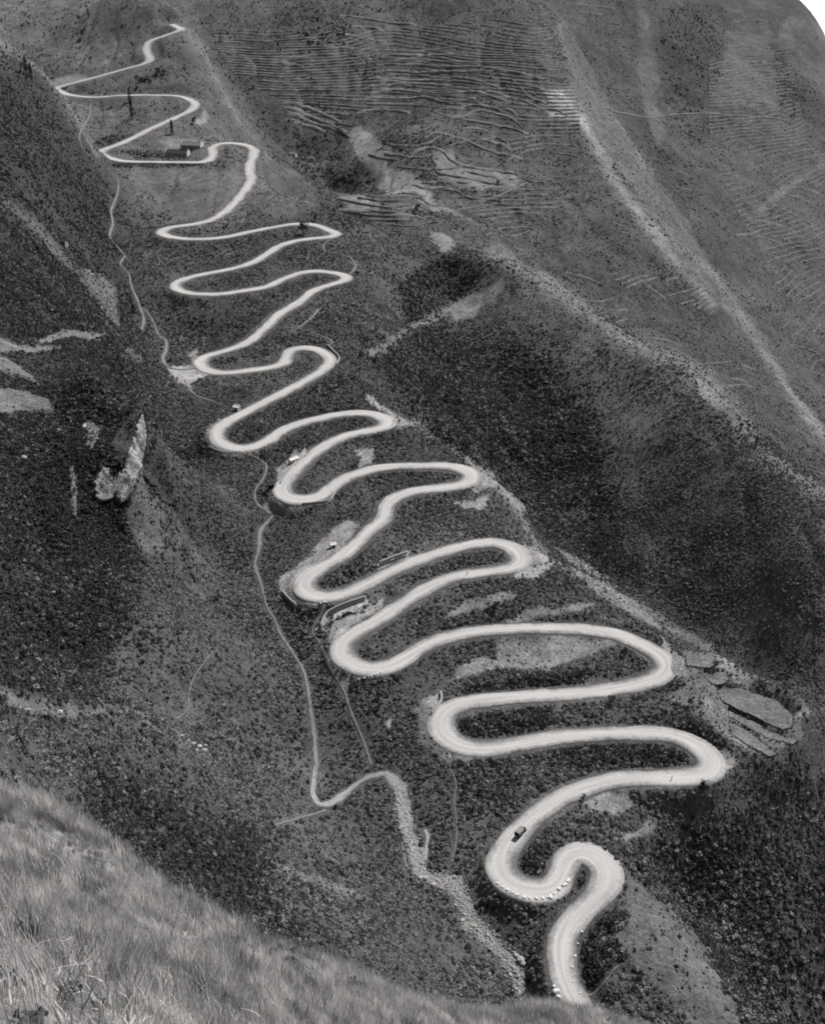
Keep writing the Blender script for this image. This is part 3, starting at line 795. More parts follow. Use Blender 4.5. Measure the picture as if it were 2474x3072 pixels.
# ------------------------------------------------------------------ footpaths and the dry stream
clear_pts = []
def ribbon(name, tagc, pts, mat, ncross=5, jitter=0.6, lift=0.12):
    """pts: zoom px x, y, width in zoom px"""
    p = np.array(pts, float)
    s = S(tagc, p[:, :2]); wpx = p[:, 2] / (0.7017 if tagc == 'D' else 2.107)
    c = curve(np.c_[s, wpx], 4.0)
    P = cast(c[:, 0], c[:, 1])
    wm = c[:, 2] * np.hypot(P[:, 1], P[:, 2]) / F_PX
    Q = even(np.c_[P, wm], 1.5)
    Q[:, :2] = smooth_rows(Q[:, :2], 1.5)
    tn = np.gradient(Q[:, :2], axis=0); tn /= np.linalg.norm(tn, axis=1)[:, None] + 1e-9
    nn = np.stack([-tn[:, 1], tn[:, 0]], -1)
    sa = np.arange(len(Q)) * 1.5; sd = random.randint(100, 999)
    a = Q[:, 3] / 2 * (1 + jitter * 2 * (fbm(sa / 3.5, sa * 0, sd, 4) - 0.5)); b = Q[:, 3] / 2 * (1 + jitter * 2 * (fbm(sa / 3.5, sa * 0, sd + 7, 4) - 0.5))
    u = np.linspace(-1, 1, ncross)
    w = np.where(u[None] < 0, a[:, None], b[:, None])
    V = np.empty((len(Q), ncross, 3))
    V[..., :2] = Q[:, None, :2] + nn[:, None] * (u[None, :, None] * w[..., None])
    V[..., 2] = ground(V[..., 0], V[..., 1]) + lift + 0.0004 * V[..., 1] - np.where(np.abs(u) > 0.99, 0.22, 0)[None]
    for q, ww in zip(Q[::2], (Q[:, 3] / 2)[::2]): clear_pts.append((q[0], q[1], ww + 0.6))
    me = np_mesh(name, V.reshape(-1, 3), grid_quads(len(Q), ncross))
    set_attr(me, 'edge', np.broadcast_to(np.abs(u)[None], (len(Q), ncross)))
    return tag(link(name, me, mat), kind='structure')

ribbon('footpath', 'a', [(575,630,10),(570,720,14),(545,780,12),(515,830,10),(505,880,10),(525,945,10)], M_path)
ribbon('footpath', 'a', [(690,1085,8),(750,1150,12),(738,1250,12),(705,1330,14),(715,1420,16),(695,1500,14),(745,1560,12),(790,1620,12)], M_path)
ribbon('footpath', 'd', [(795,0,12),(760,60,10),(815,110,10),(830,190,14),(865,270,20),(890,340,22),(912,400,22),(895,470,18)], M_path)
ribbon('footpath', 'd', [(900,330,10),(945,375,14),(980,440,14),(1000,500,16),(1050,535,20),(1050,600,22),(1030,650,22),(1060,700,20),(1150,720,24),(1240,705,24)], M_path)
ribbon('footpath', 'd', [(1190,840,24),(1250,888,14),(1340,915,10),(1450,960,8)], M_path)
ribbon('footpath', 'g', [(1730,15,26),(1690,60,30),(1645,130,32),(1640,220,32),(1612,330,30),(1635,410,24),(1662,500,18),(1690,610,16),(1740,685,18),(1770,770,24),(1836,870,24),(1896,960,24),(1936,1060,22),(1956,1200,30),(1980,1350,36),(1990,1500,40),(2000,1610,36),(1990,1700,40)], M_path)
ribbon('footpath', 'd', [(1310,1205,10),(1400,1238,10),(1540,1252,12),(1650,1290,16),(1685,1330,16),(1660,1420,14),(1612,1480,16),(1622,1570,18),(1685,1610,22),(1715,1640,24)], M_path)
ribbon('footpath', 'h', [(315,575,10),(290,660,12),(228,750,12),(280,820,16),(312,900,20),(352,1000,20),(430,1110,18),(460,1200,16),(490,1290,18),(540,1400,18),(580,1500,18),(610,1610,18)], M_path)
ribbon('footpath', 'h', [(160,955,10),(215,935,10),(270,888,12)], M_path)
ribbon('stream_bed', 'k', [(258,-20,30),(245,90,30),(245,190,40),(290,240,60),(370,222,60),(450,150,50),(550,80,40),(650,40,50),(720,32,60),(775,110,80),(800,210,90),(815,310,90),(835,400,90),(885,490,140),(895,590,100),(930,670,90),(1010,710,90),(1110,720,110),(1170,800,110),(1205,900,90),(1230,970,110),(1330,1050,90),(1430,1160,100),(1500,1260,110),(1530,1350,70),(1575,1420,30),(1640,1480,40),(1700,1500,40)], M_bed, 9, 0.75)
ribbon('footpath', 'k', [(0,362,10),(110,330,14),(220,298,16),(340,262,24)], M_path)
ribbon('footpath', 'k', [(1105,0,8),(1150,100,9),(1130,200,9),(1150,350,9),(1140,500,9),(1110,610,10)], M_path)
ribbon('footpath', 'k', [(800,460,14),(815,540,16),(835,640,14)], M_path)
ribbon('footpath', 'k', [(930,390,24),(975,410,26),(955,500,26),(950,600,24)], M_bed)
ribbon('footpath', 'l', [(205,1440,22),(260,1438,20),(320,1395,12),(375,1320,10),(410,1255,12),(450,1240,12)], M_path)
ribbon('footpath', 'e', [(462,128,14),(512,70,14),(475,5,12)], M_path)
ribbon('footpath', 'b', [(385,1500,10),(312,1545,10),(320,1590,10),(400,1605,10),(470,1630,10)], M_path)
ribbon('footpath', 'b', [(0,300,6),(200,296,8),(400,300,10),(700,320,10),(950,320,10),(1150,295,10),(1260,268,10)], M_path)
ribbon('footpath', 'c', [(380,700,10),(480,720,9),(640,745,9),(800,725,9),(1000,720,9),(1300,740,9),(1450,752,9),(1530,780,9)], M_path)
ribbon('footpath', 'e', [(50,455,8),(180,465,9),(300,510,10),(370,545,14),(330,575,14)], M_path)
ribbon('footpath', 'e', [(280,335,16),(240,385,14),(180,435,10),(140,460,8)], M_path)
ribbon('footpath', 'g', [(1330,900,8),(1230,1040,8),(1195,1140,10),(1190,1250,10),(1110,1310,8)], M_path)

# ------------------------------------------------------------------ contour terraces on the far slopes
def terraces(tagc, poly, step, spread, th0, th1, y0, y1, seed, gap, hgt=1.5, mat=None):
    poly = S(tagc, poly)
    T = np.linspace(th0, th1, 420)
    Ys = np.exp(np.linspace(np.log(y0), np.log(y1), 500))
    GX = Ys[:, None] * np.tan(T)[None]; GY = np.broadcast_to(Ys[:, None], GX.shape)
    G = ground(GX, GY)
    G = G + spread * (fbm(GX / 260, GY / 260, seed, 3) - 0.5) * 2
    # smooth monotone rise so that each level is met once
    Gm = np.maximum.accumulate(G, axis=0)
    V, Q = [], []
    n0 = 0
    for lev in np.arange(Gm.min(), Gm.max(), step):
        r = np.array([np.interp(lev, Gm[:, j] + np.arange(len(Ys)) * 1e-6, Ys) for j in range(len(T))])
        r = smooth_rows(r[:, None], 2.0)[:, 0]
        x, y = r * np.tan(T), r
        z = ground(x, y)
        px, py = project(x, y, z)
        ok = (poly_w(px, py, poly, 6) > 0.5) & (fbm(x / 70 + lev * 3.1, y / 70, seed + 5, 2) > gap) & (r > y0 * 1.01) & (r < y1 * 0.99)
        h = hgt * (0.5 + fbm(x / 25, y / 25 + lev, seed + 9, 3))
        wd = 2.3 * (0.4 + fbm(x / 30, y / 30 + lev, seed + 11, 3))
        prof = [(-0.3, -0.8), (0.0, 0.8), (1.0, 0.8), (2.0, -0.6)]
        rows = []
        for pd, ph in prof:
            yy = y + pd * wd
            rows.append(np.stack([x, yy, ground(x, yy) + (ph * h if ph > 0 else ph)], -1))
        A = np.stack(rows, 1)                       # (n,4,3)
        good = ok[:-1] & ok[1:] & (np.abs(np.diff(r)) < 2.0 * np.abs(np.diff(x)) + 0.3)
        js = np.argwhere(good)[:, 0]
        if len(js) == 0: continue
        V.append(A.reshape(-1, 3))
        for c in range(3):
            a = n0 + js * 4 + c
            Q.append(np.stack([a, a + 4, a + 5, a + 1], -1))
        n0 += len(T) * 4
    o = link('terrace_banks', np_mesh('terrace_banks', np.vstack(V), np.vstack(Q)), mat or M_lip)
    return tag(o, 'pale grassy edges of narrow field terraces following the contours of the far slope', 'terraces', kind='stuff')

terraces('D', [(440,60),(760,70),(1150,30),(1215,200),(1230,300),(1200,420),(1100,500),(860,500),(740,450),(690,400),(560,290),(470,200)], 3.6, 14, -0.19, 0.14, 1090, 1960, 71, 0.38, 1.25, M_lip2)
terraces('D', [(1160,570),(1500,590),(1560,660),(1740,940),(1740,1000),(1450,760),(1300,700)], 3.2, 9, 0.02, 0.45, 960, 1330, 74, 0.36, 1.0, M_lip2)
terraces('D', [(1490,130),(1660,100),(1700,300),(1740,330),(1740,850),(1600,620),(1560,500),(1490,320)], 5.0, 8, 0.1, 0.45, 1350, 2650, 77, 0.34, 1.7, M_lip2)

def bank_line(tagc, pts, h=1.6, wd=4.0, mat=None):
    c = curve(S(tagc, pts), 3.0)
    P = cast(c[:, 0], c[:, 1], 900, 3000)
    cuts = np.r_[0, np.argwhere(np.abs(np.diff(P[:, 1])) > 30)[:, 0] + 1, len(P)]      # a line that passes behind a crest is cut there
    b = int(np.argmax(np.diff(cuts))); P = P[cuts[b]:cuts[b + 1]]
    if len(P) < 4: return
    P = even(P, 3.0)
    if len(P) < 6: return
    x, y = P[:, 0], smooth_rows(P[:, 1:2], 2.0)[:, 0]
    sd = random.randint(0, 900)
    hh = h * (0.45 + 1.1 * fbm(x / 18, y * 0, sd, 3)) * np.minimum(1, np.minimum(np.arange(len(x)), np.arange(len(x))[::-1]) / 5 + 0.05)
    ww = wd * (0.5 + fbm(x / 22, y * 0, sd + 3, 3))
    rows = []
    for pd, ph in [(-0.25, -0.5), (0.0, 0.9), (0.5, 1.0), (1.0, 0.8), (1.7, -0.4)]:
        yy = y + pd * ww
        rows.append(np.stack([x, yy, ground(x, yy) + np.where(ph > 0, ph * hh, ph)], -1))
    tag(link('terrace_bank', np_mesh('terrace_bank', np.stack(rows, 1).reshape(-1, 3), grid_quads(len(x), 5)), mat or M_lip), kind='structure')
for L in [
 [(560,560),(700,545),(880,535),(1050,545),(1200,560),(1330,575),(1450,610),(1560,640),(1700,705)],
 [(600,600),(760,575),(900,590),(1050,595),(1200,585),(1320,600),(1400,630),(1500,650)],
 [(480,640),(650,625),(800,630),(950,620),(1050,650),(1150,650),(1250,630),(1320,680),(1450,690),(1540,740)],
 [(980,700),(1100,740),(1200,740),(1280,700),(1380,720),(1500,760),(1580,830)], [(1100,745),(1250,770),(1400,800),(1530,830),(1650,880)],
 [(960,840),(1100,860),(1200,890),(1300,940),(1420,980),(1560,1005)], [(1370,860),(1440,890),(1500,940)],
 [(840,1000),(900,965),(980,940),(1060,960),(1110,1020),(1180,1050),(1300,1075),(1500,1100),(1550,1130)],
 [(980,980),(1010,1040),(1030,1100),(1130,1120),(1250,1140),(1400,1170),(1520,1170)],
 [(860,1170),(960,1200),(1060,1190),(1160,1220),(1200,1250),(1330,1270),(1450,1230),(1600,1155)],
 [(500,1225),(650,1245),(800,1240),(900,1250),(980,1300),(1050,1310)], [(400,1330),(500,1350),(600,1345),(660,1310)],
 [(680,1310),(820,1300),(900,1310)], [(690,1375),(850,1365),(960,1400)], [(60,650),(200,690),(350,750),(430,790)], [(60,680),(180,730),(330,790),(470,850)],
 [(80,720),(250,790),(400,830),(480,880)], [(60,770),(200,800),(330,850)], [(700,450),(900,465),(1100,460),(1300,455),(1400,455)],
 [(760,420),(900,415),(1100,430),(1300,430),(1600,480)], [(640,490),(740,520),(860,535)], [(1480,490),(1560,570),(1620,630),(1736,665)],
 [(1590,540),(1736,590)], [(440,220),(560,250),(700,270)], [(380,100),(560,120),(720,150),(900,160)], [(450,170),(600,180),(700,210)],
 [(750,380),(950,390),(1200,400),(1500,400)], [(680,350),(900,357),(1150,350)], [(0,370),(200,375),(240,390)], [(0,400),(150,420),(200,440)],
 [(1060,1090),(1200,1130),(1330,1150)], [(1200,810),(1320,830),(1380,860)], [(980,495),(1150,500),(1300,520),(1400,560),(1520,580)], [(1540,470),(1736,520)],
 [(700,505),(900,515),(1100,515),(1250,530)], [(1150,690),(1250,670),(1380,690),(1460,720)], [(1180,1080),(1300,1110),(1450,1140)],
 [(740,1330),(900,1330),(980,1350)], [(1250,880),(1400,910),(1500,960)], [(620,660),(800,665),(930,655)], [(520,720),(700,700),(860,720)],
]: bank_line('b', L)
for L in [
 [(1080,400),(1250,395),(1420,412)], [(1060,452),(1240,448),(1430,465)], [(1050,503),(1250,505),(1430,525)], [(1040,558),(1240,556),(1430,578)],
 [(1030,603),(1240,602),(1430,628)], [(1040,650),(1240,648),(1440,668)], [(1150,150),(1260,135),(1380,142)], [(1140,300),(1260,295),(1400,310)],
 [(-60,640),(60,625)], [(-100,690),(40,700),(120,745)], [(-120,745),(20,760),(140,795)], [(1400,1290),(1550,1370),(1700,1450)], [(1480,1230),(1600,1270),(1736,1340)],
 [(1300,1400),(1450,1430),(1600,1500)], [(1560,1180),(1736,1240)], [(1180,1490),(1330,1500),(1480,1560)], [(800,1085),(880,1110)], [(800,1180),(900,1210)],
 [(1600,1420),(1736,1480)], [(1450,1500),(1600,1580)], [(200,80),(330,95)], [(160,30),(300,45),(420,60)],
]: bank_line('c', L, 1.3, 3.4, M_lip2)
for L in [
 [(200,280),(300,293),(400,272)], [(195,335),(290,368),(380,360),(490,338)], [(270,420),(400,432),(490,400)], [(330,490),(440,490)],
 [(570,150),(660,230),(740,280)], [(660,350),(720,402)], [(1130,830),(1210,822),(1300,832)], [(1150,780),(1250,800)], [(1180,690),(1300,720)],
 [(510,520),(700,530),(850,572)], [(100,110),(220,140),(330,185)], [(940,690),(1050,685),(1170,672)], [(1450,400),(1600,430),(1736,480)], [(1500,560),(1650,600),(1736,650)],
 [(1550,240),(1736,300)], [(1600,720),(1736,760)],
]: bank_line('f', L, 0.9, 2.2, M_lip2)

# ------------------------------------------------------------------ flat plots with their banks
def plot(P, bank):
    cxy = P[:, :2].mean(0)
    bm = bmesh.new()
    h = 0.15 * (fbm(P[:, 0] / 4, P[:, 1] / 4, 5, 2) - 0.5)
    vt = [bm.verts.new((p[0], p[1], p[2] + q)) for p, q in zip(P, h)]
    vb = [bm.verts.new((p[0] + (p[0] - cxy[0]) * 0.03, p[1] + (p[1] - cxy[1]) * 0.06, p[2] - bank - 0.6)) for p in P]
    n = len(vt)
    f = bm.faces.new(vt); f.material_index = 0
    for a in range(n):
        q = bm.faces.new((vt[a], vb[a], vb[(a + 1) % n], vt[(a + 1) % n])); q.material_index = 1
    bmesh.ops.triangulate(bm, faces=[f])
    me = bm_mesh('terraced_field', bm)
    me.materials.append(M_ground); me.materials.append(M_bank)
    set_attr(me, 'albedo', np.full(len(me.vertices), 0.155))
    EDGE.append(P)
    for q in P[::2]: clear_pts.append((q[0], q[1], 1.2))
    return tag(link('terraced_field', me, None), kind='structure')
EDGE = []
for P, bank in PLOTS: plot(P, bank)

# ------------------------------------------------------------------ ground cover
def bush_mesh(name, mat, n=46, flat=0.8, seed=0, core=0.62):
    r = random.Random(seed)
    bm = bmesh.new()
    g = bmesh.ops.create_icosphere(bm, subdivisions=1, radius=core)
    for v in g['verts']:
        k = r.uniform(0.75, 1.15)
        v.co = Vector((v.co.x * k, v.co.y * k, v.co.z * k * flat + core * 0.45))
    lobes = [(Vector((r.uniform(-.45, .45), r.uniform(-.45, .45), r.uniform(.25, .7) * flat)), r.uniform(.35, .6)) for _ in range(5)]
    for k in range(n):
        c, rad = r.choice(lobes)
        d = Vector((r.gauss(0, 1), r.gauss(0, 1), r.gauss(0.3, 1))).normalized()
        p = c + d * rad * r.uniform(0.75, 1.1)
        if p.z < 0.02: p.z = abs(p.z) + 0.02
        a = Vector((r.gauss(0, 1), r.gauss(0, 1), r.gauss(0, .6))).normalized(); b = a.cross(Vector((r.gauss(0, 1), r.gauss(0, 1), r.gauss(0, 1)))).normalized()
        s = r.uniform(.13, .26)
        bm.faces.new([bm.verts.new(p + a * s), bm.verts.new(p + b * s * .8), bm.verts.new(p - a * s), bm.verts.new(p - b * s * .8)])
    me = bpy.data.meshes.new(name); bm.to_mesh(me); bm.free()
    me.materials.append(mat)
    return me

def scatter(name, P, scale, rot, protos, label, cat):
    """one object whose geometry nodes set the bush meshes on surveyed points"""
    pc = bpy.data.collections.new(name + '_kinds')
    for k, me in enumerate(protos):
        pc.objects.link(bpy.data.objects.new(name + '_kind', me))
    me = bpy.data.meshes.new(name)
    me.vertices.add(len(P)); me.vertices.foreach_set('co', np.ascontiguousarray(P, np.float32).ravel())
    set_attr(me, 'sc', scale)
    a = me.attributes.new('rot', 'FLOAT_VECTOR', 'POINT'); a.data.foreach_set('vector', np.ascontiguousarray(rot, np.float32).ravel())
    o = link(name, me, None)
    ng = bpy.data.node_groups.new(name, 'GeometryNodeTree')
    ng.interface.new_socket('Geometry', in_out='INPUT', socket_type='NodeSocketGeometry')
    ng.interface.new_socket('Geometry', in_out='OUTPUT', socket_type='NodeSocketGeometry')
    N, L = ng.nodes, ng.links
    gi, go = N.new('NodeGroupInput'), N.new('NodeGroupOutput')
    ci = N.new('GeometryNodeCollectionInfo'); ci.inputs['Collection'].default_value = pc
    ci.inputs['Separate Children'].default_value = True; ci.inputs['Reset Children'].default_value = True
    ip = N.new('GeometryNodeInstanceOnPoints'); ip.inputs['Pick Instance'].default_value = True
    s = N.new('GeometryNodeInputNamedAttribute'); s.data_type = 'FLOAT'; s.inputs['Name'].default_value = 'sc'
    r = N.new('GeometryNodeInputNamedAttribute'); r.data_type = 'FLOAT_VECTOR'; r.inputs['Name'].default_value = 'rot'
    rv = N.new('FunctionNodeRandomValue'); rv.data_type = 'INT'
    rv.inputs[4].default_value = 0; rv.inputs[5].default_value = len(protos) - 1
    L.new(gi.outputs[0], ip.inputs['Points']); L.new(ci.outputs[0], ip.inputs['Instance'])
    L.new(rv.outputs[2], ip.inputs['Instance Index'])
    L.new(s.outputs[0], ip.inputs['Scale']); L.new(r.outputs[0], ip.inputs['Rotation'])
    L.new(ip.outputs[0], go.inputs[0])
    md = o.modifiers.new('scatter', 'NODES'); md.node_group = ng
    return tag(o, label, cat, kind='stuff')

bushes = [bush_mesh('bush_%d' % k, M_bush, 44 + 6 * k, [0.8, 0.65, 1.0, 0.7, 0.9][k], 40 + k) for k in range(5)]
dark_bushes = [bush_mesh('evergreen_%d' % k, M_dbush, 44 + 6 * k, [0.9, 0.75, 1.1, 0.8, 1.0][k], 60 + k) for k in range(5)]

def scatter_points(n, y0, y1, base):
    t = rng.uniform(-0.5, 0.5, n); l = np.sqrt(rng.uniform(y0 ** 2, y1 ** 2, n)) if y1 < 700 else np.exp(rng.uniform(np.log(y0), np.log(y1), n))
    x, y = l * np.tan(t), l
    d = ground(x, y, dens); c = fbm(x / 22, y / 22, 91, 3)
    p = d * (0.35 + 0.65 * sstep(0.36, 0.62, c + (d - 0.55) * 0.5))
    k = rng.uniform(0, 1, n) < p
    x, y, d = x[k], y[k], d[k]
    dr = ground(x, y, DR)
    far = np.clip(y / 700, 0, 1.6)
    sc = base * (0.55 + 0.95 * fbm(x / 26, y / 26, 93, 3)) * (0.45 + 1.0 * rng.beta(1.1, 3.4, len(x)) * 2.1) * ground(x, y, size)
    sc = np.where(dr < 9 + 6 * far, np.minimum(sc, np.where(y < 620, 0.8, 0.5) + np.where(y < 620, 0.14, 0.06) * np.maximum(dr - 3, 0)), sc)
    ok = dr > 4.7 + sc * 0.8 + 1.6 * far
    x, y, sc = x[ok], y[ok], sc[ok]
    ok = np.ones(len(x), bool)
    for a in range(len(x)):
        co, ix, ds = kc.find((x[a], y[a], 0))
        if ds < clear_pts[ix][2] + sc[a] * 0.6: ok[a] = False
    x, y, sc = x[ok], y[ok], sc[ok]
    z = ground(x, y) - 0.12 * sc
    rot = np.stack([rng.normal(0, 0.15, len(x)), rng.normal(0, 0.15, len(x)), rng.uniform(0, 6.28, len(x))], -1)
    kind = (rng.uniform(0, 1, len(x)) < ground(x, y, dark) + 0.5 * (fbm(x / 14, y / 14, 97, 2) - 0.5)).astype(float)
    return np.stack([x, y, z], -1), sc, rot, kind

def make_scrub():
    sets = [scatter_points(420000, 125, 640, 0.66), scatter_points(360000, 560, 1250, 0.82), scatter_points(220000, 1250, 2700, 1.15)]
    return (np.concatenate([s[k] for s in sets]) for k in range(4))

# ------------------------------------------------------------------ near hill with dry grass
FC = []
def fvis(lst):
    for x, y, Y in lst: FC.append(pt(x, y, Y))
CONT = [(-300,2290,46),(0,2323,46),(161,2356,47),(256,2432,46),(370,2508,45),(475,2594,44),(617,2679,44),(740,2736,44),(824,2772,44),(933,2816,45),(1047,2859,45),
        (1156,2916,45),(1299,2964,46),(1441,3010,48),(1648,3000,54),(1770,3020,57),(1870,3050,58),(1950,3085,58),(2200,3230,58),(2474,3400,56)]
for x, y, Y in CONT:
    dy = 62 - 40 * float(sstep(1250, 1600, np.float64(x)))
    FC.append(pt(x, y + dy, Y))
    k, m = ray(x, y + dy)
    for q, dz in ((1.18, 0.06), (1.45, 0.2), (2.2, 0.36)):
        FC.append(np.array([k * Y * q, Y * q, (m - dz) * Y * q]))
fvis([(0,2690,28),(0,3072,14),(300,2800,28),(300,3072,17),(600,2850,33),(600,3072,23),(900,2950,36),(900,3072,29),(1200,3072,37),(1500,3110,44),(1800,3140,50),
      (0,3600,6),(600,3700,9),(1200,3700,16),(1800,3500,34),(-600,3072,10),(-600,2350,44),(-700,2600,25),(2474,3700,40)])
FC = np.array(FC)
ft, fl = fan(FC[:, 0], FC[:, 1])
fw = rbf_fit(ft, fl, FC[:, 2], 0.12, 1e-4)
fth = np.linspace(-0.75, 0.75, 260); fly = np.linspace(np.log(7.2), np.log(105), 240)
FT, FLy = np.meshgrid(fth, fly)
FZ = rbf_eval(fw, ft, fl, FT, FLy, 0.12)
FY = np.exp(FLy); FX = FY * np.tan(FT)
FZ += (fbm(FX / 6, FY / 6, 81, 4) - 0.5) * 0.9 + (fbm(FX / 1.5, FY / 1.5, 82, 2) - 0.5) * 0.25
def fground(x, y):
    r = np.interp(np.log(y), fly, np.arange(len(fly))); c = np.interp(np.arctan2(x, y), fth, np.arange(len(fth)))
    r0 = np.clip(r.astype(int), 0, len(fly) - 2); c0 = np.clip(c.astype(int), 0, len(fth) - 2)
    fr, fc = r - r0, c - c0
    return FZ[r0, c0] * (1 - fr) * (1 - fc) + FZ[r0, c0 + 1] * (1 - fr) * fc + FZ[r0 + 1, c0] * fr * (1 - fc) + FZ[r0 + 1, c0 + 1] * fr * fc
near_me = np_mesh('near_hillside', np.stack([FX, FY, FZ], -1).reshape(-1, 3), grid_quads(*FZ.shape))
set_attr(near_me, 'albedo', np.full(FZ.size, 0.18))
tag(link('near_hillside', near_me, M_ground), kind='structure')

def tuft_mesh(name, n, h, seed, spread=0.12, wd=0.013):
    r = random.Random(seed)
    bm = bmesh.new()
    for k in range(n):
        a = r.uniform(0, 6.283); b = Vector((r.gauss(0, spread), r.gauss(0, spread), 0))
        lean = r.uniform(0.05, 0.45); hh = h * r.uniform(0.5, 1.1); d = Vector((math.cos(a), math.sin(a), 0)); s = Vector((-d.y, d.x, 0))
        prev = None
        for t in (0, 0.4, 0.75, 1.0):
            p = b + d * lean * hh * t * t + Vector((0, 0, hh * t * (1 - 0.25 * lean * t)))
            w = wd * (1 - 0.85 * t)
            cur = (bm.verts.new(p - s * w), bm.verts.new(p + s * w))
            if prev: bm.faces.new((prev[0], prev[1], cur[1], cur[0]))
            prev = cur
    me = bpy.data.meshes.new(name); bm.to_mesh(me); bm.free(); me.materials.append(M_grass)
    return me
tufts = [tuft_mesh('tuft_%d' % k, 13 + 2 * k, 0.65 + 0.13 * k, 300 + k) for k in range(4)]
n = 130000
t = rng.uniform(-0.5, 0.5, n); yy = np.sqrt(rng.uniform(7 ** 2, 66 ** 2, n)); xx = yy * np.tan(t)
gn = fbm(xx / 3.2, yy / 3.2, 84, 3)
k = rng.uniform(0, 1, n) < 0.25 + 0.75 * sstep(0.35, 0.55, gn)
xx, yy, gn = xx[k], yy[k], gn[k]
gs = 0.8 * (0.55 + 0.75 * rng.uniform(0, 1, len(xx))) * (0.6 + 0.8 * gn)
scatter('dry_grass', np.stack([xx, yy, fground(xx, yy) - 0.05], -1), gs,
        np.stack([rng.normal(0, .12, len(xx)), rng.normal(0.1, .12, len(xx)), rng.uniform(0, 6.28, len(xx))], -1), tufts,
        'pale dry grass covering the near hillside at the lower left', 'grass')

coarse = [tuft_mesh('coarse_%d' % k, 9 + 2 * k, 0.9 + 0.2 * k, 320 + k, 0.2, 0.024) for k in range(4)]
n = 9000
t = rng.uniform(-0.5, 0.5, n); yy = np.sqrt(rng.uniform(8 ** 2, 58 ** 2, n)); xx = yy * np.tan(t)
k = rng.uniform(0, 1, n) < sstep(0.42, 0.62, fbm(xx / 2.2, yy / 2.2, 88, 3)) * (0.35 + 0.65 * sstep(0, -12, xx))
xx, yy = xx[k], yy[k]
scatter('coarse_grass', np.stack([xx, yy, fground(xx, yy) - 0.05], -1), rng.uniform(.5, 1.15, len(xx)),
        np.stack([rng.normal(0, .2, len(xx)), rng.normal(0.1, .2, len(xx)), rng.uniform(0, 6.28, len(xx))], -1), coarse,
        'coarse tussocks standing out of the dry grass on the near hillside', 'grass')
wt = rng.uniform(-0.5, 0.42, 1300); wy = np.sqrt(rng.uniform(9 ** 2, 56 ** 2, 1300)); wx2 = wy * np.tan(wt)
k = fbm(wx2 / 4.5, wy / 4.5, 86, 3) > 0.56
wx2, wy = wx2[k], wy[k]
scatter('low_weeds', np.stack([wx2, wy, fground(wx2, wy)], -1), rng.uniform(.12, .42, len(wx2)), np.stack([wx2 * 0, wx2 * 0, rng.uniform(0, 6, len(wx2))], -1), dark_bushes,
        'dark low weeds scattered in the dry grass of the near hillside', 'weeds')

# ------------------------------------------------------------------ crags and boulders
def crag(tagc, poly, seed, out=3.0, mat=None, extra=0.0):
    P0 = S(tagc, poly)
    lo, hi = P0.min(0), P0.max(0)
    nx, ny = int((hi[0] - lo[0] + 28) / 2.2) + 2, int((hi[1] - lo[1] + 28) / 2.2) + 2
    gx, gy = np.meshgrid(np.linspace(lo[0] - 14, hi[0] + 14, nx), np.linspace(lo[1] - 14, hi[1] + 14, ny))
    wob = 15 * (fbm(gx / 10, gy / 10, seed, 4) - 0.5)
    w = poly_w(gx + wob, gy - wob * 0.7, P0, 5)
    G = cast(gx.ravel(), gy.ravel(), 300, 1200)
    h = out * (np.abs(fbm((gx + gy * 0.35) / 9, gy / 60, seed + 1, 4) - 0.5) * 3.2 + 0.25 + 0.5 * (fbm(gx / 3, gy / 4, seed + 2, 2) - 0.5)).ravel() * w.ravel() + extra * w.ravel() - 1.2 * (1 - w.ravel())
    V = G + np.stack([0.55 * h, -0.75 * h, 0.35 * h], -1)
    Q = grid_quads(ny, nx)
    keep = (w.ravel()[Q] > 0.05).any(1)
    return tag(link('cliff', np_mesh('cliff', V, Q[keep], False), mat), kind='structure')
def cliff_mat():
    m, n, l, b = new_mat('streaked_limestone')
    t = noise_node(n, l, 0.35, 5, 0.75, stretch=(1, 1, 0.22))
    u = noise_node(n, l, 0.16, 3, 0.7)
    k = maprange(n, l, mathn(n, l, 'ADD', mathn(n, l, 'MULTIPLY', t, 0.6), mathn(n, l, 'MULTIPLY', u, 0.4)), 0.40, 0.58, 0.05, 0.46)
    l.new(tint(n, l, k), b.inputs['Base Color'])
    bump(n, l, b, t, 1.0, 1.5)
    return m
M_cliff = cliff_mat()
M_crag = simple_mat('weathered_dark_rock', 0.05, 0.6, 0.2, bump_s=1.0, bump_d=2.0, stretch=(1, 1, 0.3))
crag('D', [(262,985),(288,890),(302,868),(307,930),(297,985),(272,1050),(250,1062),(244,1030)], 5, 0.9, M_cliff, 1.6)
crag('D', [(196,1015),(212,985),(235,985),(252,1020),(236,1050),(214,1058),(198,1045)], 6, 1.1, M_cliff, 1.6)
crag('D', [(222,1000),(262,985),(272,1035),(244,1056)], 8, 1.0, M_cliff, 1.5)
crag('D', [(232,930),(285,860),(298,866),(284,890),(256,990),(226,1000)], 9, 4.0, M_crag, 1.0)
crag('D', [(300,1000),(345,940),(360,1010),(375,1070),(345,1060)], 7, 2.4, M_crag)

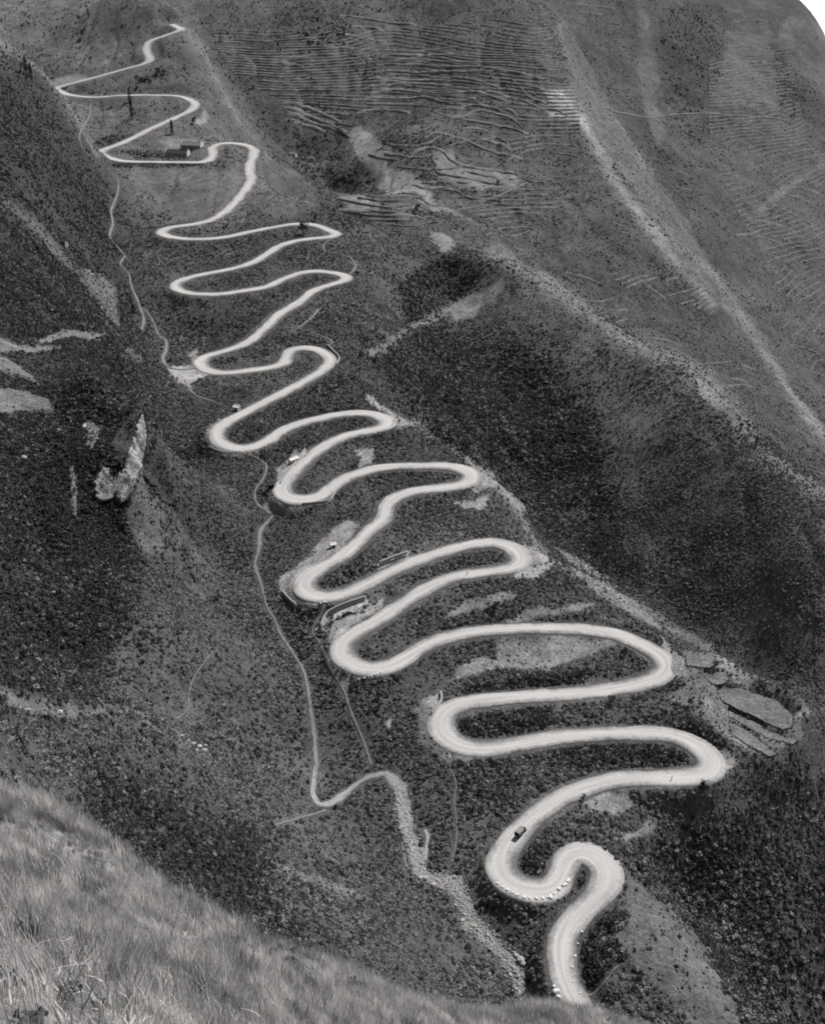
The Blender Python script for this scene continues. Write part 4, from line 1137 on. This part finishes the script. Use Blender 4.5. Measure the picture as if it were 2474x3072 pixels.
def boulder_mesh(seed):
    r = random.Random(seed); bm = bmesh.new()
    bmesh.ops.create_icosphere(bm, subdivisions=2, radius=1)
    ns = [Vector((r.gauss(0, 1), r.gauss(0, 1), r.gauss(0, 1))).normalized() for _ in range(7)]
    for v in bm.verts:
        for q in ns:
            d = v.co.dot(q) - 0.72
            if d > 0: v.co -= q * d * 0.85
        v.co.z *= 0.75
    return bm_mesh('boulder', bm)
BM = [boulder_mesh(k) for k in range(4)]
for me in BM: me.materials.append(M_rock)
def boulders(tagc, items, label, group):
    for x, y, r in items:
        q = S(tagc, [(x, y)])[0]; p = cast(*q, 150)[0]
        o = link('boulder', random.choice(BM), None, loc=(p[0], p[1], p[2] + 0.25 * r))
        o.scale = (r * random.uniform(.8, 1.2), r * random.uniform(.8, 1.2), r * random.uniform(.8, 1.2)); o.rotation_euler = (0, 0, random.uniform(0, 6))
        tag(o, label, 'boulder', group)
boulders('g', [(1110,1388,.5),(1150,1420,.7),(1190,1445,.6),(1225,1470,.8),(1262,1492,1.2),(1290,1515,1.1),(1300,1480,.8),(1240,1510,.7),(1395,1530,.6)],
         'pale limestone boulder in the outcrop on the lower left slope', 'boulders of the lower left outcrop')
boulders('d', [(530,1085,1.5),(522,1160,1.2),(455,1050,.9),(155,1282,1.3),(540,1070,1.0)], 'pale boulder among dark scrub on the left mountain', 'boulders on the dark left mountain')
boulders('d', [(560,100,1.6),(585,120,1.2),(612,235,1.6),(640,170,1.0),(665,260,1.2),(640,330,1.3),(700,340,1.2)], 'pale rock beside the upper footpath on the left slope', 'rocks by the upper footpath')
boulders('g', [(190,90,.7),(340,510,.6),(165,770,.5),(380,1270,1.0),(180,1255,.7),(90,520,.5)], 'lone pale rock on the left hillside below the cliff', 'rocks on the left hillside')
boulders('k', [(950,700,1.0),(1000,740,.9),(1050,760,.8),(925,690,.7),(1555,1215,1.3),(1530,1190,.9),(1570,1240,.9),(1190,965,.7),(1290,975,.4)], 'pale boulder lying in the dry stream bed', 'boulders in the stream bed')

bedc = curve(S('k', [(775,110),(800,210),(815,310),(835,400),(885,490),(895,590),(930,670),(1010,710),(1110,720),(1170,800),(1205,900),(1230,970),(1330,1050),(1430,1160),(1500,1260),(1530,1350),(1575,1420)]), 3.0)
bp = bedc[rng.integers(0, len(bedc), 2200)] + rng.normal(0, 13, (2200, 2))
bp3 = cast(bp[:, 0], bp[:, 1], 180, 500)
scatter('stream_stones', bp3 + [0, 0, 0.2], rng.uniform(.1, .42, 2200) * (1 + (rng.uniform(0, 1, 2200) > .95)), np.stack([rng.uniform(0, 1, 2200), rng.uniform(0, 1, 2200), rng.uniform(0, 6, 2200)], -1), BM,
        'loose stones strewn along the dry stream bed', 'stones')

# ------------------------------------------------------------------ guard stones along the outer edges of bends
def stone_mesh(seed, big):
    r = random.Random(seed); bm = bmesh.new()
    add_box(bm, (0, 0, 0.2), (0.8, 0.7, 0.5), bevel=0.08, taper=0.8)
    for v in bm.verts: v.co += Vector((r.uniform(-.03, .03), r.uniform(-.03, .03), r.uniform(-.03, .03)))
    return bm_mesh('guard_stone', bm)
SM = [stone_mesh(k, 0) for k in range(3)]
for me in SM: me.materials.append(M_white)
def stone_row(tagc, pts, step, size, label, group):
    c = curve(S(tagc, pts), 3.0)
    P = even(cast(c[:, 0], c[:, 1]), step)
    for a, p in enumerate(P):
        o = link('guard_stone', SM[a % 3], None, loc=(p[0] + random.uniform(-.2, .2), p[1] + random.uniform(-.2, .2), float(ground(p[0], p[1])) + 0.3))
        o.rotation_euler = (0, 0, random.uniform(0, 3)); k = size * random.uniform(.75, 1.2); o.scale = (k * random.uniform(.9, 1.7), k, k)
        tag(o, label, 'guard stone', group)
stone_row('k', [(1408,735),(1450,765),(1500,795),(1560,818),(1640,832),(1730,825)], 1.9, 1.1, 'white guard stone on the outside of the bend below the truck', 'white stones below the truck bend')
stone_row('l', [(0,822),(35,795),(80,760),(120,722)], 2.2, 1.4, 'white guard stone between the two arms of the small lower loop', 'white stones inside the lower loop')
stone_row('l', [(200,1040),(150,1240),(140,1330),(165,1388),(195,1432)], 4.0, 0.95, 'white guard stone beside the lowest stretch of road', 'white stones by the lowest stretch')
stone_row('l', [(24,1390),(40,1420),(52,1450)], 1.6, 1.7, 'white guard stone at the left edge where the road leaves the picture', 'white stones at the left road edge')
stone_row('h', [(530,1062),(600,1045),(660,1025),(725,1003)], 1.3, 0.9, 'small white guard stone on the edge below the middle left bend', 'stones of the middle left bend')
stone_row('h', [(290,580),(360,565),(430,548),(505,525)], 1.3, 0.9, 'small white guard stone on the rim of the bend with the kinked wall', 'stones of the bend with the kinked wall')
stone_row('d', [(1150,238),(1220,250),(1330,252),(1430,243)], 1.8, 0.9, 'small pale guard stone along the narrow upper left bend', 'stones of the narrow upper left bend')
stone_row('d', [(1500,1240),(1570,1243),(1640,1222),(1700,1190)], 1.5, 0.9, 'small pale guard stone on the rim below the white hut', 'stones of the bend below the white hut')

# ------------------------------------------------------------------ masonry walls
def wall(tagc, pts, h, th, label, mat=None, lift=0.0, cope=True):
    c = curve(S(tagc, pts), 4.0)
    P = even(cast(c[:, 0], c[:, 1]), 1.2)
    P[:, :2] = smooth_rows(P[:, :2], 1.0)
    base = P[0].copy()
    tn = np.gradient(P[:, :2], axis=0); tn /= np.linalg.norm(tn, axis=1)[:, None] + 1e-9
    nn = np.stack([-tn[:, 1], tn[:, 0]], -1)
    z = smooth_rows(ground(P[:, 0], P[:, 1])[:, None], 2)[:, 0]
    top = z + h * (0.9 + 0.25 * fbm(P[:, 0] / 3, P[:, 1] / 3, 12, 2)) + lift
    t = empty('retaining_wall', base)
    tag(t, label, 'wall')
    def strip(zz0, zz1, w, name, m):
        V = np.empty((len(P), 4, 3))
        for k, (sd, zz) in enumerate(((-1, zz0), (-1, zz1), (1, zz1), (1, zz0))):
            V[:, k, :2] = P[:, :2] + nn * (sd * w / 2); V[:, k, 2] = zz
        V -= base
        i = np.arange(len(P) * 4).reshape(-1, 4)
        Q = [np.stack([i[:-1, k], i[1:, k], i[1:, k + 1], i[:-1, k + 1]], -1) for k in range(3)] + [i[:1, :], i[-1:, ::-1]]
        link(name, np_mesh(name, V.reshape(-1, 3), np.vstack(Q), False), m, t)
    strip(z - 1.5, top, th, 'wall_body', mat or M_stone)
    if cope: strip(top, top + 0.14, th + 0.16, 'coping', M_stone)
    for q in P[::2]: clear_pts.append((q[0], q[1], 1.0))
wall('e', [(690,952),(765,1002),(868,1057),(800,1088)], 0.9, 0.5, 'V-shaped stone parapet at the sharp right bend above the dark gully')
wall('h', [(40,500),(90,555),(138,598)], 1.0, 0.5, 'kinked stone wall on the tip of the left bend')
wall('h', [(655,345),(750,308),(845,275)], 2.4, 0.6, 'pale stepped retaining wall above the middle road stretch')
wall('h', [(290,745),(330,655),(450,595),(582,552)], 1.8, 0.6, 'ruined pale wall curving round the bare plot left of the road')
wall('e', [(330,562),(372,605),(408,645),(388,688)], 0.8, 0.5, 'low wall around the outside of the looped right bend')
wall('e', [(35,1445),(90,1365),(150,1285),(195,1225)], 1.1, 0.5, 'long low wall between white parapet hut and road')
wall('e', [(170,1572),(270,1562),(345,1548),(385,1492)], 0.8, 0.5, 'short kerb wall under the notch of the left bend')
wall('a', [(640,1030),(900,1036),(1150,1036),(1290,1040)], 2.2, 0.7, 'long dark revetment under the road below the long houses', M_bank, -1.6, False)
wall('h', [(1045,1140),(1052,1200),(985,1290)], 1.2, 0.6, 'stone wall edging the pale plot at the left bend')

# ------------------------------------------------------------------ houses
def house(tagc, xy, L, W, H, rise, rz, label, roof_mat, wall_mat, gables=True, wins=3, name='house', cat='house'):
    q = S(tagc, [xy])[0]; p = cast(*q)[0]
    t = empty(name, (p[0], p[1], p[2] - 0.2), rz)
    tag(t, label, cat)
    bm = bmesh.new()
    add_box(bm, (0, 0, (H - 1.5) / 2), (L, W, H + 1.5))
    link('wall', bm_mesh('wall', bm), wall_mat, t)
    ov = 0.45
    bm = bmesh.new()
    xa = L / 2 - (0.3 if gables else -ov)
    sec = [(-W / 2 - ov, H - 0.12), (0, H + rise), (W / 2 + ov, H - 0.12), (W / 2 + ov, H + 0.12), (0, H + rise + 0.3), (-W / 2 - ov, H + 0.12)]
    A = [bm.verts.new((-xa, y, z)) for y, z in sec]; B = [bm.verts.new((xa, y, z)) for y, z in sec]
    for k in range(6): bm.faces.new((A[k], A[(k + 1) % 6], B[(k + 1) % 6], B[k]))
    bm.faces.new(A[::-1]); bm.faces.new(B)
    roof = link('roof', bm_mesh('roof', bm), roof_mat, t)
    bm = bmesh.new(); add_box(bm, (0, 0, H + rise + 0.36), (2 * xa, 0.4, 0.2))
    link('ridge', bm_mesh('ridge', bm), roof_mat, roof)
    for sx in (-1, 1):
        bm = bmesh.new()
        if gables:       # stepped white gable wall rising above the roof
            steps = [(W / 2 + .2, 0), (W / 2 + .2, H + .9), (W / 3, H + .9), (W / 3, H + rise * .55 + .9), (W / 6, H + rise * .55 + .9), (W / 6, H + rise + 1.0)]
            prof = steps + [(-y, z) for y, z in steps[::-1]]
        else:
            prof = [(W / 2 - .02, H - 0.2), (0, H + rise - .05), (-W / 2 + .02, H - 0.2)]
        x0, x1 = sx * (L / 2 - 0.28), sx * (L / 2 + 0.15 if gables else L / 2 - 0.03)
        A = [bm.verts.new((x0, y, z)) for y, z in prof]; B = [bm.verts.new((x1, y, z)) for y, z in prof]
        n = len(prof)
        for k in range(n): bm.faces.new((A[k], A[(k + 1) % n], B[(k + 1) % n], B[k]))
        bm.faces.new(A[::-1]); bm.faces.new(B)
        link('gable', bm_mesh('gable', bm), M_white if gables else wall_mat, t)
    bm = bmesh.new(); add_box(bm, (0, -W / 2 - 0.03, 1.0), (1.1, 0.12, 2.0))
    link('door', bm_mesh('door', bm), M_dark, t)
    for k in range(wins):
        x = -L / 2 + L * (k + 1) / (wins + 1)
        if abs(x) < 1.2: x += 1.6
        bm = bmesh.new(); add_box(bm, (x, -W / 2 - 0.03, min(1.7, H * .6)), (0.9, 0.1, 0.9))
        link('window', bm_mesh('window', bm), M_dark, t)
    for a in np.linspace(-1, 1, 7):
        clear_pts.append((p[0] + a * L / 2 * math.cos(rz), p[1] + a * L / 2 * math.sin(rz), W / 2 + 1))
R = math.radians
house('a', (1125,985), 24, 8, 3.4, 2.4, R(-14), 'long low house with dark roof and white gable beside the upper road', M_tile, M_stone, True, 5)
house('a', (1215,938), 22, 8, 3.8, 2.6, R(-14), 'long house with pale weathered roof and white gable behind the dark one', M_thatch, M_stone, True, 7)
house('b', (118,985), 9, 6, 3.4, 2.0, R(-20), 'white farmhouse, left of the three on the far slope', M_thatch, M_white, False, 2)
house('b', (190,995), 7, 5, 3.2, 1.8, R(15), 'white farmhouse, middle of the three on the far slope', M_tile, M_white, False, 2)
house('b', (235,1012), 6, 4.5, 3.0, 1.7, R(-10), 'small grey farmhouse, right of the three on the far slope', M_thatch, M_stone, False, 1)
house('d', (1500,975), 3.2, 2.6, 2.4, 0.8, R(-25), 'small white roadside hut above the wide left bend', M_white, M_white, False, 0, 'hut', 'hut')
house('h', (368,222), 2.2, 1.8, 1.9, 0.5, R(25), 'tiny white hut on the bare bank by the middle bend', M_white, M_white, False, 0, 'hut', 'hut')
house('e', (118,1300), 5.0, 2.2, 1.9, 0.5, R(48), 'white narrow hut along the low roadside wall', M_white, M_white, False, 1, 'hut', 'hut')
house('d', (1715,1462), 2.8, 2.4, 2.2, 0.6, R(20), 'small dark shed by the footpath left of the bend', M_tile, M_dark, False, 0, 'shed', 'shed')
house('a', (400,1545), 5.5, 4, 2.6, 1.4, R(-15), 'lone pale hut with dark roof on the left mountainside', M_tile, M_stone, False, 1, 'hut', 'hut')

# ------------------------------------------------------------------ truck
def truck():
    M_canvas = simple_mat('truck_canvas', 0.26, 0.15, 3, bump_s=0.3, bump_d=0.05)
    M_paint = simple_mat('dull_truck_paint', 0.06, 0.1, 4, rough=0.6)
    M_rub = simple_mat('tyre_rubber', 0.03, 0.1, 6); M_glass = simple_mat('dark_glass', 0.03, 0.05, 2, rough=0.15); M_metal = simple_mat('steel', 0.25, 0.2, 5, rough=0.5)
    q = S('k', [(1552,425)])[0]; p = cast(*q)[0]
    i = int(np.argmin(np.hypot(R3[:, 0] - p[0], R3[:, 1] - p[1])))
    d = R3[i - 3, :2] - R3[i + 3, :2]                      # uphill
    rz = math.atan2(d[1], d[0]); zr = R3[i, 2] + 0.06
    t = empty('truck', (p[0], p[1], zr), rz)
    t.scale = (.88, .88, .88)
    tag(t, 'dark canvas-covered truck climbing the lower bend of the pale road', 'truck')
    def part(name, boxes, mat, par=t, bev=0.04):
        bm = bmesh.new()
        for c, sz in boxes: add_box(bm, c, sz, bevel=bev)
        return link(name, bm_mesh(name, bm), mat, par)
    part('chassis', [((0, .45, .75), (5.6, .14, .2)), ((0, -.45, .75), (5.6, .14, .2)), ((-2.6, 0, .75), (.14, 2.0, .2))], M_paint, bev=.02)
    part('cargo_bed', [((-1.05, 0, 1.0), (3.5, 2.15, .14)), ((-1.05, 1.05, 1.3), (3.5, .08, .55)), ((-1.05, -1.05, 1.3), (3.5, .08, .55))], M_paint, bev=.02)
    part('tailgate', [((-2.83, 0, 1.3), (.08, 2.1, .6))], M_paint, bev=.02)
    bm = bmesh.new()                                        # arched canvas
    sec = [(-1.08, 1.5), (-1.08, 2.35), (-.85, 2.68), (-.4, 2.82), (0, 2.86), (.4, 2.82), (.85, 2.68), (1.08, 2.35), (1.08, 1.5)]
    rings = [[bm.verts.new((x, y, z - (.05 if k % 2 else 0) * (z > 2))) for y, z in sec] for k, x in enumerate(np.linspace(-2.78, .68, 9))]
    for a in range(8):
        for k in range(8): bm.faces.new((rings[a][k], rings[a][k + 1], rings[a + 1][k + 1], rings[a + 1][k]))
    bm.faces.new(rings[-1])
    cv = link('canvas_cover', bm_mesh('canvas_cover', bm), M_canvas, t)
    part('rear_flap', [((-2.76, 0, 2.15), (.05, 2.05, 1.25))], M_dark, cv, .01)
    cab = part('cab', [((1.2, 0, 1.35), (.95, 1.85, .95)), ((1.15, 0, 2.1), (.8, 1.75, .6))], M_paint, bev=.07)
    part('windscreen', [((1.57, 0, 2.08), (.04, 1.45, .42))], M_glass, cab, .01)
    for sy in (-1, 1):
        part('side_window', [((1.15, sy * .885, 2.08), (.5, .03, .4))], M_glass, cab, .01)
        part('headlight', [((2.75, sy * .62, 1.25), (.14, .26, .26))], M_metal, t, .05)
        part('fender', [((2.2, sy * .8, 1.08), (1.0, .36, .12))], M_paint, t, .04)
    part('bonnet', [((2.15, 0, 1.3), (1.15, 1.05, .62))], M_paint, bev=.1)
    part('radiator_grille', [((2.74, 0, 1.25), (.06, .85, .6))], M_metal, bev=.01)
    part('bumper', [((2.95, 0, .7), (.12, 1.95, .2))], M_metal, bev=.03)
    for x, sy, w in ((2.2, 1, .24), (2.2, -1, .24), (-1.6, 1, .42), (-1.6, -1, .42)):
        bm = bmesh.new(); bmesh.ops.create_cone(bm, cap_ends=True, segments=18, radius1=.47, radius2=.47, depth=w)
        for v in bm.verts: v.co = Vector((v.co.x + x, v.co.z + sy * .82, v.co.y + .47))
        wh = link('wheel', bm_mesh('wheel', bm), M_rub, t)
        bm = bmesh.new(); bmesh.ops.create_cone(bm, cap_ends=True, segments=14, radius1=.25, radius2=.25, depth=w + .04)
        for v in bm.verts: v.co = Vector((v.co.x + x, v.co.z + sy * .82, v.co.y + .47))
        link('rim', bm_mesh('rim', bm), M_metal, wh)
truck()

# ------------------------------------------------------------------ people on the road
def person(tagc, xy, rz, label):
    p = cast(*S(tagc, [xy])[0])[0]
    V = [(0,0,.95),(0,0,1.2),(0,.02,1.42),(0,.02,1.55),(0,.03,1.68),(.19,0,1.4),(.25,-.03,1.12),(.24,.06,.88),(-.19,0,1.4),(-.26,.02,1.12),(-.25,.1,.88),
         (.1,0,.9),(.12,.1,.5),(.12,.05,.06),(.12,.18,.04),(-.1,0,.9),(-.12,-.06,.5),(-.12,-.18,.06),(-.12,-.06,.04)]
    E = [(0,1),(1,2),(2,3),(3,4),(2,5),(5,6),(6,7),(2,8),(8,9),(9,10),(0,11),(11,12),(12,13),(13,14),(0,15),(15,16),(16,17),(17,18)]
    rad = [.16,.17,.15,.06,.115,.08,.055,.045,.08,.055,.045,.11,.075,.05,.045,.11,.075,.05,.045]
    me = bpy.data.meshes.new('person'); me.from_pydata(V, E, [])
    o = link('person', me, simple_mat('dark_clothes', 0.05, 0.3, 6), loc=(p[0], p[1], p[2] + 0.45)); o.rotation_euler = (0, 0, rz)
    md = o.modifiers.new('skin', 'SKIN')
    for k, r in enumerate(rad): me.skin_vertices[0].data[k].radius = (r, r)
    me.skin_vertices[0].data[0].use_root = True
    sb = o.modifiers.new('sub', 'SUBSURF'); sb.levels = 1; sb.render_levels = 1
    tag(o, label, 'person')
person('l', (768,82), 1.2, 'person in dark clothes walking at the lower edge of the second lowest stretch')
person('h', (1216,402), -1.0, 'person in dark clothes walking on the middle stretch below the long hairpin')

# ------------------------------------------------------------------ trees
def crown_mesh(name, kind, seed):
    r = random.Random(seed); bm = bmesh.new()
    n = 420 if kind == 'round' else 380
    lobes = [(Vector((r.uniform(-.28, .28), r.uniform(-.28, .28), r.uniform(.42, .85))), r.uniform(.13, .24)) for _ in range(11)]
    for k in range(n):
        if kind == 'round':
            c, rad = r.choice(lobes); d = Vector((r.gauss(0, 1), r.gauss(0, 1), r.gauss(0, 1))).normalized(); p = c + d * rad * r.uniform(.4, 1.05)
        else:
            z = r.uniform(.08, 1.0) ** 0.9; a = r.uniform(0, 6.283); w = .21 * (1 - z) ** .6 * (0.75 + .35 * math.sin(z * 40 + a * 2)) + .015
            p = Vector((math.cos(a) * w * r.uniform(.5, 1), math.sin(a) * w * r.uniform(.5, 1), z))
        a = Vector((r.gauss(0, 1), r.gauss(0, 1), r.gauss(0, .6))).normalized(); b = a.cross(Vector((r.gauss(0, 1), r.gauss(0, 1), r.gauss(0, 1)))).normalized()
        s = r.uniform(.03, .065) if kind == 'round' else r.uniform(.02, .045)
        bm.faces.new([bm.verts.new(p + a * s), bm.verts.new(p + b * s * .7), bm.verts.new(p - a * s), bm.verts.new(p - b * s * .7)])
    me = bpy.data.meshes.new(name); bm.to_mesh(me); bm.free(); me.materials.append(M_tree)
    return me
CR = {k: [crown_mesh('crown', k, 20 + q) for q in range(3)] for k in ('round', 'tall')}
def trunk_mesh():
    bm = bmesh.new(); r = random.Random(3)
    add_tube(bm, [(0, 0, -.06), (.01, 0, .25), (0, .01, .55), (.005, 0, .9)], [.035, .026, .017, .005], 7)
    for k in range(6):
        z = r.uniform(.3, .6); a = r.uniform(0, 6.28)
        add_tube(bm, [(0, 0, z), (math.cos(a) * .1, math.sin(a) * .1, z + .1), (math.cos(a) * .2, math.sin(a) * .2, z + .22)], [.012, .008, .003], 5)
    me = bm_mesh('trunk', bm); me.materials.append(M_bark)
    return me
TR = trunk_mesh()
def tree(tagc, xy, h, kind, label, group=None, k=[0]):
    p = cast(*S(tagc, [xy])[0])[0]
    k[0] += 1
    t = empty('cypress_tree' if kind == 'tall' else 'broadleaf_tree', (p[0], p[1], p[2] - 0.1), k[0] * 2.1)
    t.scale = (h, h, h); tag(t, label, 'tree', group)
    link('trunk', TR, None, t); link('crown', CR[kind][k[0] % 3], None, t)
tree('a', (838,752), 21, 'tall', 'tallest dark cypress standing below the second road stretch from the top')
tree('a', (822,645), 15, 'tall', 'dark cypress beside the second road stretch, behind the tallest one')
tree('a', (1090,850), 15, 'tall', 'dark cypress above the long houses, in front of the diagonal road')
tree('a', (1225,785), 8, 'round', 'small round tree beside the pale patch near the upper right bend')
tree('a', (562,105), 10, 'tall', 'lone dark tree highest on the grassy spur head')
tree('a', (502,130), 7, 'round', 'small tree just left below the highest lone tree')
tree('a', (525,238), 11, 'round', 'broad dark tree on the grassy head above the top zigzag')
tree('a', (168,450), 13, 'tall', 'upper of two dark trees on the left ridge by the top bend')
tree('a', (202,505), 13, 'tall', 'lower of two dark trees on the left ridge by the top bend')
tree('a', (572,388), 6, 'round', 'small bushy tree above the straight top stretch')
tree('a', (1000,470), 8, 'round', 'wide dark tree between the top two road stretches at right')
tree('b', (187,1478), 11, 'round', 'dark tree standing inside the pointed right hairpin')
tree('b', (255,1395), 6, 'round', 'small tree above the pointed right hairpin')
tree('b', (690,925), 8, 'round', 'single tree at the edge of the pale far field')
tree('b', (1410,1170), 6, 'round', 'single small tree on the stepped far fields')
tree('b', (895,1345), 9, 'round', 'dark tree at the foot of the pale far fields')
tree('e', (575,560), 5, 'round', 'upper dark tree in the gully right of the looped bend')
tree('e', (545,650), 4.5, 'round', 'dark tree at the gully line beside the looped bend')
tree('e', (632,692), 6, 'round', 'largest dark tree at the mouth of the thicket')
tree('e', (518,132), 5, 'round', 'dark tree just right of the pointed bend tip')
tree('h', (660,1175), 3.5, 'round', 'round dark bush tree on the open slope, upper of the pair')
tree('h', (655,1252), 3.2, 'round', 'round dark bush tree on the open slope, lower of the pair')
tree('h', (355,690), 3.5, 'round', 'small tree on the bare plot by the ruined wall')
tree('h', (572,622), 3.0, 'round', 'tiny tree at the right end of the ruined wall')
tree('h', (1385,630), 4.5, 'round', 'dark tree on the slope above the wide stretch')
tree('i', (390,1210), 4, 'round', 'round dark tree between the two lowest wide stretches')
tree('i', (886,1218), 3, 'round', 'small tree on the bare ground left of the stepped fields')
tree('i', (465,912), 4, 'round', 'dark tree inside the widest right bend')
tree('i', (1045,985), 3.5, 'round', 'small tree at the corner of the topmost stepped field')
tree('l', (972,150), 5, 'round', 'round dark tree below the second lowest road stretch')
tree('l', (208,205), 2.6, 'round', 'small tree at the corner of the pale oval field')
tree('l', (395,990), 4.5, 'round', 'dense dark tree beside the pale spur field')
tree('l', (575,1315), 2.5, 'round', 'small dark tree on the lower part of the spur field')

# ------------------------------------------------------------------ single shrubs that show largest, then the scrub as one mass
kc = kdtree.KDTree(len(clear_pts))
for a, (x, y, w) in enumerate(clear_pts): kc.insert((x, y, 0), a)
kc.balance()
PP, SC, RT, KD = make_scrub()
for P in EDGE:                                   # weeds along the plot edges
    q = P[rng.integers(0, len(P), len(P) * 2)] + np.c_[rng.normal(0, .7, (len(P) * 2, 2)), np.zeros(len(P) * 2)]
    z = np.maximum(ground(q[:, 0], q[:, 1]), P[0, 2] - 1.2)
    PP = np.vstack([PP, np.c_[q[:, :2], z]]); SC = np.r_[SC, rng.uniform(.2, .6, len(q))]; KD = np.r_[KD, (rng.uniform(0, 1, len(q)) > .6) * 1.0]
    RT = np.vstack([RT, np.c_[np.zeros((len(q), 2)), rng.uniform(0, 6, len(q))]])
sx, sy = project(PP[:, 0], PP[:, 1], PP[:, 2])
app = np.where((sx > 0) & (sx < W_PX) & (sy > 0) & (sy < H_PX) & (PP[:, 1] < 480) & (sx > 750), SC / PP[:, 1], 0)
big = np.argsort(-app)[:260]
for a in big:
    o = link('shrub', bushes[int(a) % 5], None, loc=PP[a]); s = float(SC[a]); o.scale = (s, s, s); o.rotation_euler = RT[a]
    X, Yp = sx[a], sy[a]
    if X > 2140: z = ('on the steep dark slope right of the bends', 'right slope')
    elif Yp > 2640: z = ('beside the lowest stretch of road', 'lowest stretch')
    elif Yp > 2330 and X > 1400: z = ('around the bend where the truck climbs', 'truck bend')
    elif X < 1290: z = ('on the open slope between stream and road bends', 'open slope')
    elif Yp > 2080: z = ('between the two lowest wide stretches', 'lowest wide stretches')
    elif Yp > 1880: z = ('inside the widest right bend', 'widest bend')
    else: z = ('between the middle hairpins', 'middle hairpins')
    tag(o, 'large leafy shrub growing ' + z[0], 'shrub', 'large shrubs, ' + z[1])
m = np.ones(len(PP), bool); m[big] = False
m1 = m & (KD < 0.5); m2 = m & (KD > 0.5)
scatter('scrub', PP[m1], SC[m1], RT[m1], bushes, 'low leafy scrub covering the slopes around the winding road', 'scrub')
scatter('dark_scrub', PP[m2], SC[m2], RT[m2], dark_bushes, 'darker evergreen scrub filling the gullies and the left mountainside', 'scrub')

# ------------------------------------------------------------------ things on the near hill
def fcast(px, py):
    k, m = ray(px, py)
    Ys = np.linspace(8, 70, 900)
    g = fground(k * Ys, Ys) - m * Ys
    h = int(np.argmax(g > 0)); Y = Ys[h] if g.max() > 0 else 40.0
    return np.array([k * Y, Y, float(fground(k * Y, Y))])
M_stalk = simple_mat('bleached_stalk', 0.6, 0.2, 8); M_stem = simple_mat('dark_stem', 0.07, 0.3, 8)
def stalk_mesh(seed, mat):
    r = random.Random(seed); bm = bmesh.new()
    lx, ly = r.uniform(-.25, .35), r.uniform(-.15, .15)
    P = [(lx * t * t, ly * t * t, t) for t in (0, .3, .6, .85, 1)]
    add_tube(bm, P, [.007, .006, .005, .004, .002], 5)
    for k in range(5):
        t = r.uniform(.7, 1.0); a = r.uniform(0, 6.28); b = Vector((lx * t * t, ly * t * t, t))
        add_tube(bm, [b, b + Vector((math.cos(a) * .04, math.sin(a) * .04, .05)), b + Vector((math.cos(a) * .09, math.sin(a) * .09, .03))], [.004, .004, .001], 4)
    me = bm_mesh('dry_stalk', bm); me.materials.append(mat); return me
ST = [stalk_mesh(k, M_stalk) for k in range(4)]; SD = [stalk_mesh(k + 9, M_stem) for k in range(3)]
for a in range(46):
    x = random.uniform(-20, 560) if a < 34 else random.uniform(500, 900); y = random.uniform(2760, 3080)
    dark = a % 3 == 0
    p = fcast(x, y)
    o = link('dry_stalk', random.choice(SD if dark else ST), None, loc=p); h = random.uniform(.9, 1.9); o.scale = (1.2, 1.2, h); o.rotation_euler = (0, 0, random.uniform(-.8, .8))
    if dark: tag(o, 'thin dark grass stem rising from the dry grass at the lower left', 'stalk', 'dark stems at the lower left')
    else: tag(o, 'tall bleached grass stalk rising from the dry grass at the lower left', 'stalk', 'bleached stalks at the lower left')
def branch_mesh(seed):
    r = random.Random(seed); bm = bmesh.new()
    P = [Vector((0, 0, 0))]
    d = Vector((r.uniform(.4, 1), r.uniform(-.3, .3), r.uniform(.3, .9))).normalized()
    for k in range(5): d = (d + Vector((r.gauss(0, .25), r.gauss(0, .25), r.gauss(0, .25)))).normalized(); P.append(P[-1] + d * .22)
    add_tube(bm, P, [.022, .02, .017, .013, .009, .004], 6)
    for k in (2, 3, 4):
        e = Vector((r.gauss(0, 1), r.gauss(0, 1), r.gauss(.4, .6))).normalized()
        add_tube(bm, [P[k], P[k] + e * .18, P[k] + e * .3 + Vector((0, 0, .08))], [.011, .007, .003], 5)
    me = bm_mesh('dead_branch', bm); me.materials.append(M_stalk); return me
for k, (x, y, h, lab) in enumerate([(110,2870,1.1,'bleached forked branch lying in the grass near the left edge'), (135,2935,1.3,'longest bleached twig slanting up through the grass at lower left'),
        (90,2905,.8,'short pale twig left of the longest twig'), (215,2960,1.2,'pale leaning twig right of the other fallen twigs'), (40,3040,1.2,'pale broken stick in the bottom left corner')]):
    p = fcast(x, y); o = link('dead_branch', branch_mesh(70 + k), None, loc=(p[0], p[1], p[2] + .25)); o.scale = (h, h, h); o.rotation_euler = (0, 0, k * .7 - 1)
    tag(o, lab, 'branch')
for x, y, r_, lab in [(1010,2868,.28,'small dark shrub on the grassy crest, left of the pair'), (1066,2872,.45,'dark shrub leaning over the grassy crest, right of the pair'),
                      (955,2960,.15,'tiny dark tuft on the grass below the crest shrubs')]:
    p = fcast(x, y); o = link('shrub', CR['round'][int(x) % 3], None, loc=(p[0], p[1], p[2] - .3)); o.scale = (r_ * 2.6, r_ * 2.6, r_ * 2.6)
    tag(o, lab, 'shrub')
